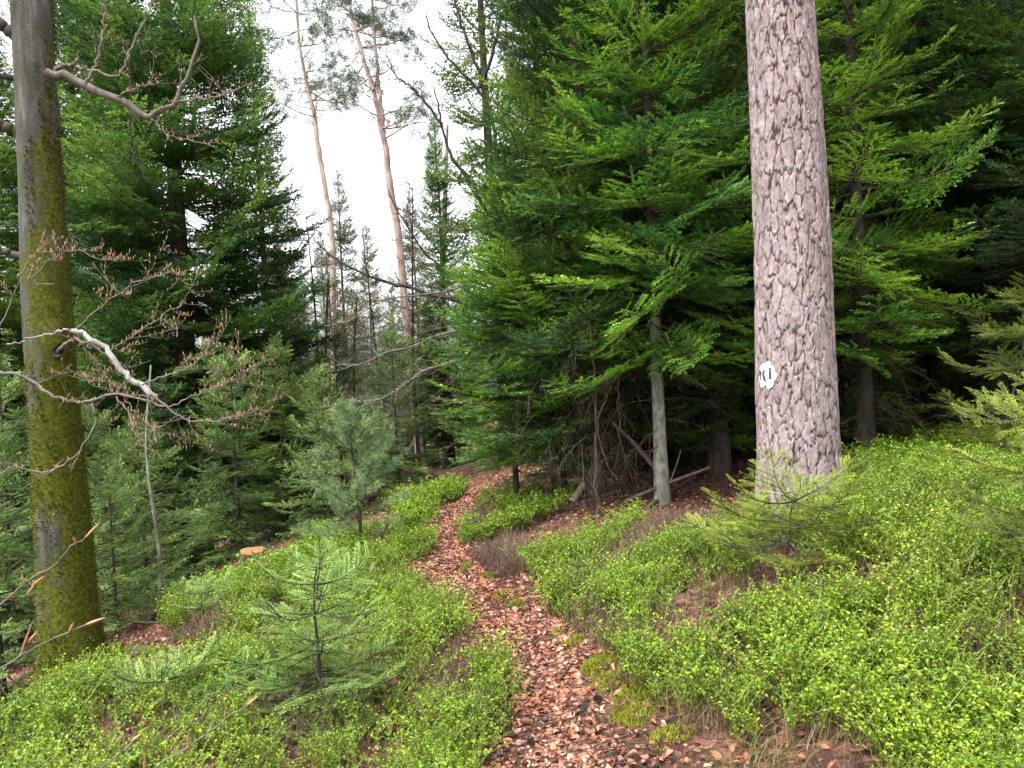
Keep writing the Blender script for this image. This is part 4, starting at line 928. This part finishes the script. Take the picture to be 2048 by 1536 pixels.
def leaf6(l, w, fold=.25): return np.array([[0, 0, 0], [l * .35, w / 2, fold * w], [l * .72, w * .38, fold * w], [l, 0, 0], [l * .72, -w * .38, fold * w], [l * .35, -w / 2, fold * w]]), np.array([[0, 3, 2, 1], [0, 5, 4, 3]])
LF, LFf = leaf6(1, .62)
def bilberry_proto(seed, big=1.0):
    r = np.random.default_rng(seed); lp, ld_, ls, wp, wr = [], [], [], [], []
    for k in range(r.integers(4, 7)):
        az = r.uniform(0, 6.28); hgt = r.uniform(.10, .24); sp = r.uniform(.03, .11)
        s = np.linspace(0, 1, 6)[:, None]; p = np.array([r.normal(0, .03), r.normal(0, .03), 0]) + np.c_[math.cos(az) * sp * s**1.3, math.sin(az) * sp * s**1.3, hgt * s]
        wp.append(p); wr.append(np.linspace(.0022, .0012, 6)); tops = [(p, .45)]
        for b_ in range(r.integers(2, 5)):
            q = p[r.integers(2, 5)]; a2 = r.uniform(0, 6.28); l = r.uniform(.05, .12); p2 = q + np.c_[math.cos(a2) * l * .75 * s, math.sin(a2) * l * .75 * s, l * .75 * s - .1 * l * s * s]; wp.append(p2); wr.append(np.linspace(.0015, .001, 6)); tops.append((p2, .15))
        for pp, lo in tops:
            n = r.integers(5, 9)
            for w in range(n):
                u = lo + (1 - lo) * (w + 1) / n; i = min(int(u * 5), 4); c = pp[i] + (pp[i + 1] - pp[i]) * (u * 5 - i); a3 = w * 2.4 + r.normal(0, .4)
                lp.append(c); ld_.append([math.cos(a3), math.sin(a3), r.uniform(-.1, .9)]); ls.append(r.uniform(.012, .021) * big)
    lp, ld_, ls = np.array(lp), np.array(ld_), np.array(ls)
    v, f = inst(LF, LFf, frames(ld_, roll=r.normal(0, .5, len(lp))) * ls[:, None, None], lp); t = np.repeat(.5 + .17 * r.standard_normal(len(lp)), 6)
    wv, wf = tubes(np.array(wp), np.array(wr), 3); return (v, f, t), (wv, wf)
BP = [bilberry_proto(k, .82) for k in range(8)]; BPF = [bilberry_proto(k + 20, 1.4) for k in range(5)]
def yaw_frames(n, r, sc, tilt=.15):
    a = r.uniform(0, 6.28, n); up = unit(np.c_[r.normal(0, tilt, n), r.normal(0, tilt, n), np.ones(n)]); xx = np.c_[np.cos(a), np.sin(a), np.zeros(n)]; yy = unit(np.cross(up, xx)); xx = np.cross(yy, up)
    return np.stack([xx, yy, up], -1) * sc[:, None, None]
r = np.random.default_rng(40)
g = Geo(); x, y = scatter(125000, -6, 8, .9, 13, r); near_c = np.hypot(x, y)
keep = any_poly(x, y, BIL) & (path_d(x, y) > np.where(y < 4.5, .0, -.04))
dn = fbm(x * 1.3 + 30, y * 1.3 + 30, 61); dens = (sstep(.30, .50, dn) * .85 + .2) * sstep(.31, .49, fbm(x * 3.1 + 7, y * 3.1 + 7, 66))
dens = dens * np.where(any_poly(x, y, HEA), .06, 1) * np.where(any_poly(x, y, GRA), .35, 1) * np.where(near_c > 7, .55, 1)
keep &= r.random(len(x)) < dens * .55
x, y, near_c = x[keep], y[keep], near_c[keep]; z = H(x, y) - .01; T = np.c_[x, y, z]; far = near_c > 6.5
sc = r.uniform(.6, 1.15, len(x)) * (.7 + .65 * fbm(x * 1.1 + 80, y * 1.1 + 80, 68)); ptint = .14 * r.standard_normal(len(x)); print("bilberry plants", len(x))
for protos, sel in ((BP, ~far), (BPF, far)):
    pk = r.integers(0, len(protos), len(x))
    for k, ((v, f, t), (wv, wf)) in enumerate(protos):
        s = sel & (pk == k); n = s.sum()
        if not n: continue
        Fm = yaw_frames(n, r, sc[s]); vv, ff = inst(v, f, Fm, T[s]); g.add(vv, ff, 0, np.clip(np.tile(t, n) + np.repeat(ptint[s], len(v)), 0, 1)); vv, ff = inst(wv, wf, Fm, T[s]); g.add(vv, ff, 1, .4)
M_bstem = foliage("bilberry_stem", [(0, (.08, .09, .02)), (.5, (.14, .17, .03)), (1, (.2, .22, .05))], transl=.0, objrand=0)
tag(g.obj("bilberry_cover", [M_bil, M_bstem]), "bright green bilberry bushes covering the ground both sides of the path", "ground cover", kind="stuff")

# heather / dead bilberry twigs and wiry grass
def wire_proto(seed, n, h, spread, rad, bend):
    r = np.random.default_rng(seed); wp, wr = [], []; s = np.linspace(0, 1, 6)[:, None]
    for k in range(n):
        az = r.uniform(0, 6.28); b_ = np.r_[r.normal(0, .035, 2), 0]; hh_ = h * r.uniform(.5, 1.15); sp = spread * r.uniform(.2, 1)
        wp.append(b_ + np.c_[math.cos(az) * sp * s**bend, math.sin(az) * sp * s**bend, hh_ * (s - .25 * s**3)] + r.normal(0, .004, (6, 3)) * s); wr.append(np.linspace(rad, rad * .5, 6))
    return tubes(np.array(wp), np.array(wr), 3)
def strew(name, mat, polys, npts, protos, smin, smax, label, extra=None, seed=1, gap=.0):
    r = np.random.default_rng(seed); x, y = scatter(npts, -6, 8, .9, 11, r); k = any_poly(x, y, polys) if polys is not None else np.ones(len(x), bool)
    k &= path_d(x, y) > gap
    if extra is not None: k &= r.random(len(x)) < extra(x, y)
    x, y = x[k], y[k]; T = np.c_[x, y, H(x, y) - .005]; pk = r.integers(0, len(protos), len(x)); g = Geo(); sc = r.uniform(smin, smax, len(x))
    for q, (v, f) in enumerate(protos):
        s = pk == q; n = s.sum()
        if n: vv, ff = inst(v, f, yaw_frames(n, r, sc[s]), T[s]); g.add(vv, ff, 0, np.repeat(np.clip(.5 + .22 * r.standard_normal(n), 0, 1), len(v)))
    return tag(g.obj(name, [mat]), label, "ground cover", kind="stuff")
strew("heather", M_heath, HEA, 110000, [wire_proto(k, 16, .19, .10, .0013, 1.2) for k in range(5)], .7, 1.2, "brown dry heather twigs among the bilberries", seed=2, extra=lambda x, y: .75 + 0 * x)
strew("bilberry_twigs", M_heath, BIL, 70000, [wire_proto(k + 60, 10, .17, .09, .0012, 1.3) for k in range(5)], .6, 1.15, "brown leafless bilberry stems between the green bushes", seed=12, extra=lambda x, y: .10 + .6 * (1 - sstep(.33, .50, fbm(x * 3.1 + 7, y * 3.1 + 7, 66))))
strew("dry_grass", M_grass, GRA + BIL[:1] + BIL[5:], 9000, [wire_proto(k + 30, 14, .16, .16, .0011, 1.8) for k in range(5)], .6, 1.2, "wiry olive grass between the bilberries", seed=3, extra=lambda x, y: np.where(any_poly(x, y, GRA), 1, .25 * (fbm(x * 2, y * 2 + 9, 71) > .5)))

# moss cushions along the path edge
MOS = [(1200, 1335, .10), (1160, 1225, .07), (935, 1140, .06), (975, 1158, .05), (1010, 1195, .09), (1030, 1215, .07), (1225, 1370, .10), (1270, 1440, .10), (1240, 1455, .06), (1150, 1290, .07), (1265, 1400, .09), (1180, 1345, .06), (1120, 1270, .06), (1340, 1480, .08), (905, 915, .22), (940, 925, .2)]
g = Geo(); r = np.random.default_rng(50); mb = np.array([[0, .5, 0], [.0, -.5, 0], [.15, -.25, .8], [.3, 0, 1.0]]) * np.array([.006, .004, .016]); mf = np.array([[0, 1, 2, 3]])
for px, py, rad in MOS:
    c = hit(px, py); n = int(38000 * rad * rad + 250); a = r.uniform(0, 6.28, n); q = np.sqrt(r.random(n)) * (1 + .25 * np.sin(3 * a + px) + .15 * np.sin(5 * a)); x = c[0] + rad * q * np.cos(a) * 1.15; y = c[1] + rad * q * np.sin(a); hgt = .022 * np.maximum(0, 1 - q * q) * (1 + .5 * fbm(x * 20, y * 20, 5))
    kk = r.random(n) < sstep(.3, .5, fbm(x * 9 + 3, y * 9 + 3, 91)) * 1.2; T = np.c_[x, y, H(x, y) + hgt + .004][kk]; n = kk.sum()
    v, f = inst(mb, mf, yaw_frames(n, r, r.uniform(.7, 1.5, n) * (1.6 if rad > .15 else 1), .45), T); g.add(v, f, 0, np.repeat(np.clip(.5 + .2 * r.standard_normal(n), 0, 1), 4))
tag(g.obj("moss", [M_moss]), "bright yellow-green moss cushions along the path edge", "moss", kind="stuff")

# fallen beech leaves
def litter_proto(seed):
    r = np.random.default_rng(seed); tt = np.array([0, .3, .65, 1]); ww = np.array([.04, .29, .25, .02]) * r.uniform(.75, 1.3) + r.uniform(-.04, .04, 4) * [0, 1, 1, 0]; c1, c2 = r.uniform(-1.6, 2.4), r.uniform(-.9, 1.4); V = []
    for t, w in zip(tt, ww):
        for s in (-1, 0, 1): V.append([t - .5, s * w * (1 - .1 * abs(c1)), c1 * w * w * (s != 0) * 1.2 + c2 * .45 * (t - .5)**2 + r.normal(0, .015)])
    return np.array(V), np.array([[j * 3 + i, j * 3 + i + 1, j * 3 + i + 4, j * 3 + i + 3] for j in range(3) for i in range(2)])
LP = [litter_proto(k) for k in range(10)]
r = np.random.default_rng(60); g = Geo(); xs, ys, ks = [], [], []
x, y = scatter(150000, -7, 9, .7, 13, r); pdist = path_d(x, y); dd = np.hypot(x, y)
pr = np.where(pdist < .02, .55, np.where(pdist < .35, .75, .38)) * np.where(dd > 7, .55, 1) * np.where((pdist > .1) & any_poly(x, y, BIL), .8, 1)
pr = pr * np.where((pdist < 0) & (y < 3.2), .5, 1) * (.75 + .6 * (fbm(x * 2.2, y * 2.2, 77) - .15))
k = r.random(len(x)) < pr; xs, ys = x[k], y[k]
# extra leaves right on the path and its borders
q = r.integers(0, 260, 16000); sgn = r.normal(0, .6, 16000); x2 = PL[q, 0] + nr[q, 0] * sgn * PL[q, 2] + r.normal(0, .05, 16000); y2 = PL[q, 1] + nr[q, 1] * sgn * PL[q, 2] + r.normal(0, .05, 16000)
k2 = (y2 > .8) & (y2 < 13) & (r.random(16000) < np.where(y2 < 3.4, .45, 1)); xs, ys = np.r_[xs, x2[k2]], np.r_[ys, y2[k2]]; n = len(xs); print("leaves", n)
sz = r.uniform(.016, .038, n) * np.where(r.random(n) < .12, 1.35, 1); T = np.c_[xs, ys, H(xs, ys) + .010 + r.uniform(0, .012, n)]; pk = r.integers(0, 10, n); tint = np.clip(.58 + .27 * r.standard_normal(n), 0, 1)
for c in range(10):
    s = pk == c; m = s.sum(); v, f = inst(*LP[c], yaw_frames(m, r, sz[s], .48), T[s]); g.add(v, f, 0, np.repeat(tint[s], len(LP[c][0])))
ns = 2600; x, y = np.r_[scatter(1700, -4, 5, 1.2, 9, r)[0], PL[r.integers(20, 190, 900), 0] + r.normal(0, .25, 900)], None
y = np.r_[r.uniform(1.2, 9, 1700), np.zeros(900)]; qq = r.integers(20, 190, 900); x[1700:] = PL[qq, 0] + r.normal(0, .25, 900); y[1700:] = PL[qq, 1]
a = r.uniform(0, 6.28, ns); ln = r.uniform(.03, .16, ns); sp_ = np.linspace(-.5, .5, 4)
tx = x[:, None] + np.cos(a)[:, None] * ln[:, None] * sp_ + r.normal(0, .003, (ns, 4)); ty = y[:, None] + np.sin(a)[:, None] * ln[:, None] * sp_ + r.normal(0, .003, (ns, 4))
v, f = tubes(np.stack([tx, ty, H(tx, ty) + .016 + r.uniform(0, .012, (ns, 1))], -1), np.repeat(r.uniform(.0012, .0035, ns)[:, None], 4, 1), 4); g.add(v, f, 1)
tag(g.obj("leaf_litter", [M_litter, M_firbark], smooth=True), "fallen reddish-brown beech leaves strewn on path and slope", "leaves", kind="stuff")

# pine cones on the path
def cone_mesh():
    g = Geo(); r = np.random.default_rng(1)
    for k in range(60):
        u = k / 60; a = k * 2.4; rad = .013 * math.sin(math.pi * (.12 + .85 * u)); c = np.array([rad * math.cos(a), rad * math.sin(a), .045 * u]); d = unit(np.array([math.cos(a), math.sin(a), .6])); s = unit(np.cross(d, (0, 0, 1)))
        g.add([c * np.array([.3, .3, 1]), c + s * .006, c + d * .008, c - s * .006], [[0, 1, 2, 3]])
    return g.mesh("pine_cone", [M_firbark])
cm = cone_mesh()
for k, (px, py, lb) in enumerate([(1062, 1492, "dark pine cone at the left edge of the path near the bottom border"), (1150, 1440, "dark pine cone in the middle of the path"), (1165, 1432, "dark pine cone touching another near the right path edge"), (1205, 1412, "dark pine cone beside the moss right of the path"), (1070, 1386, "dark pine cone among the leaves left of the path middle"), (1007, 1315, "small pine cone on the path above the bend")]):
    c = hit(px, py); o = link("pine_cone", cm); o.location = (c[0], c[1], c[2] + .022); o.rotation_euler = (R_(85), .2, k * 1.3); tag(o, lb, "pine cone", "pine cones on the path")
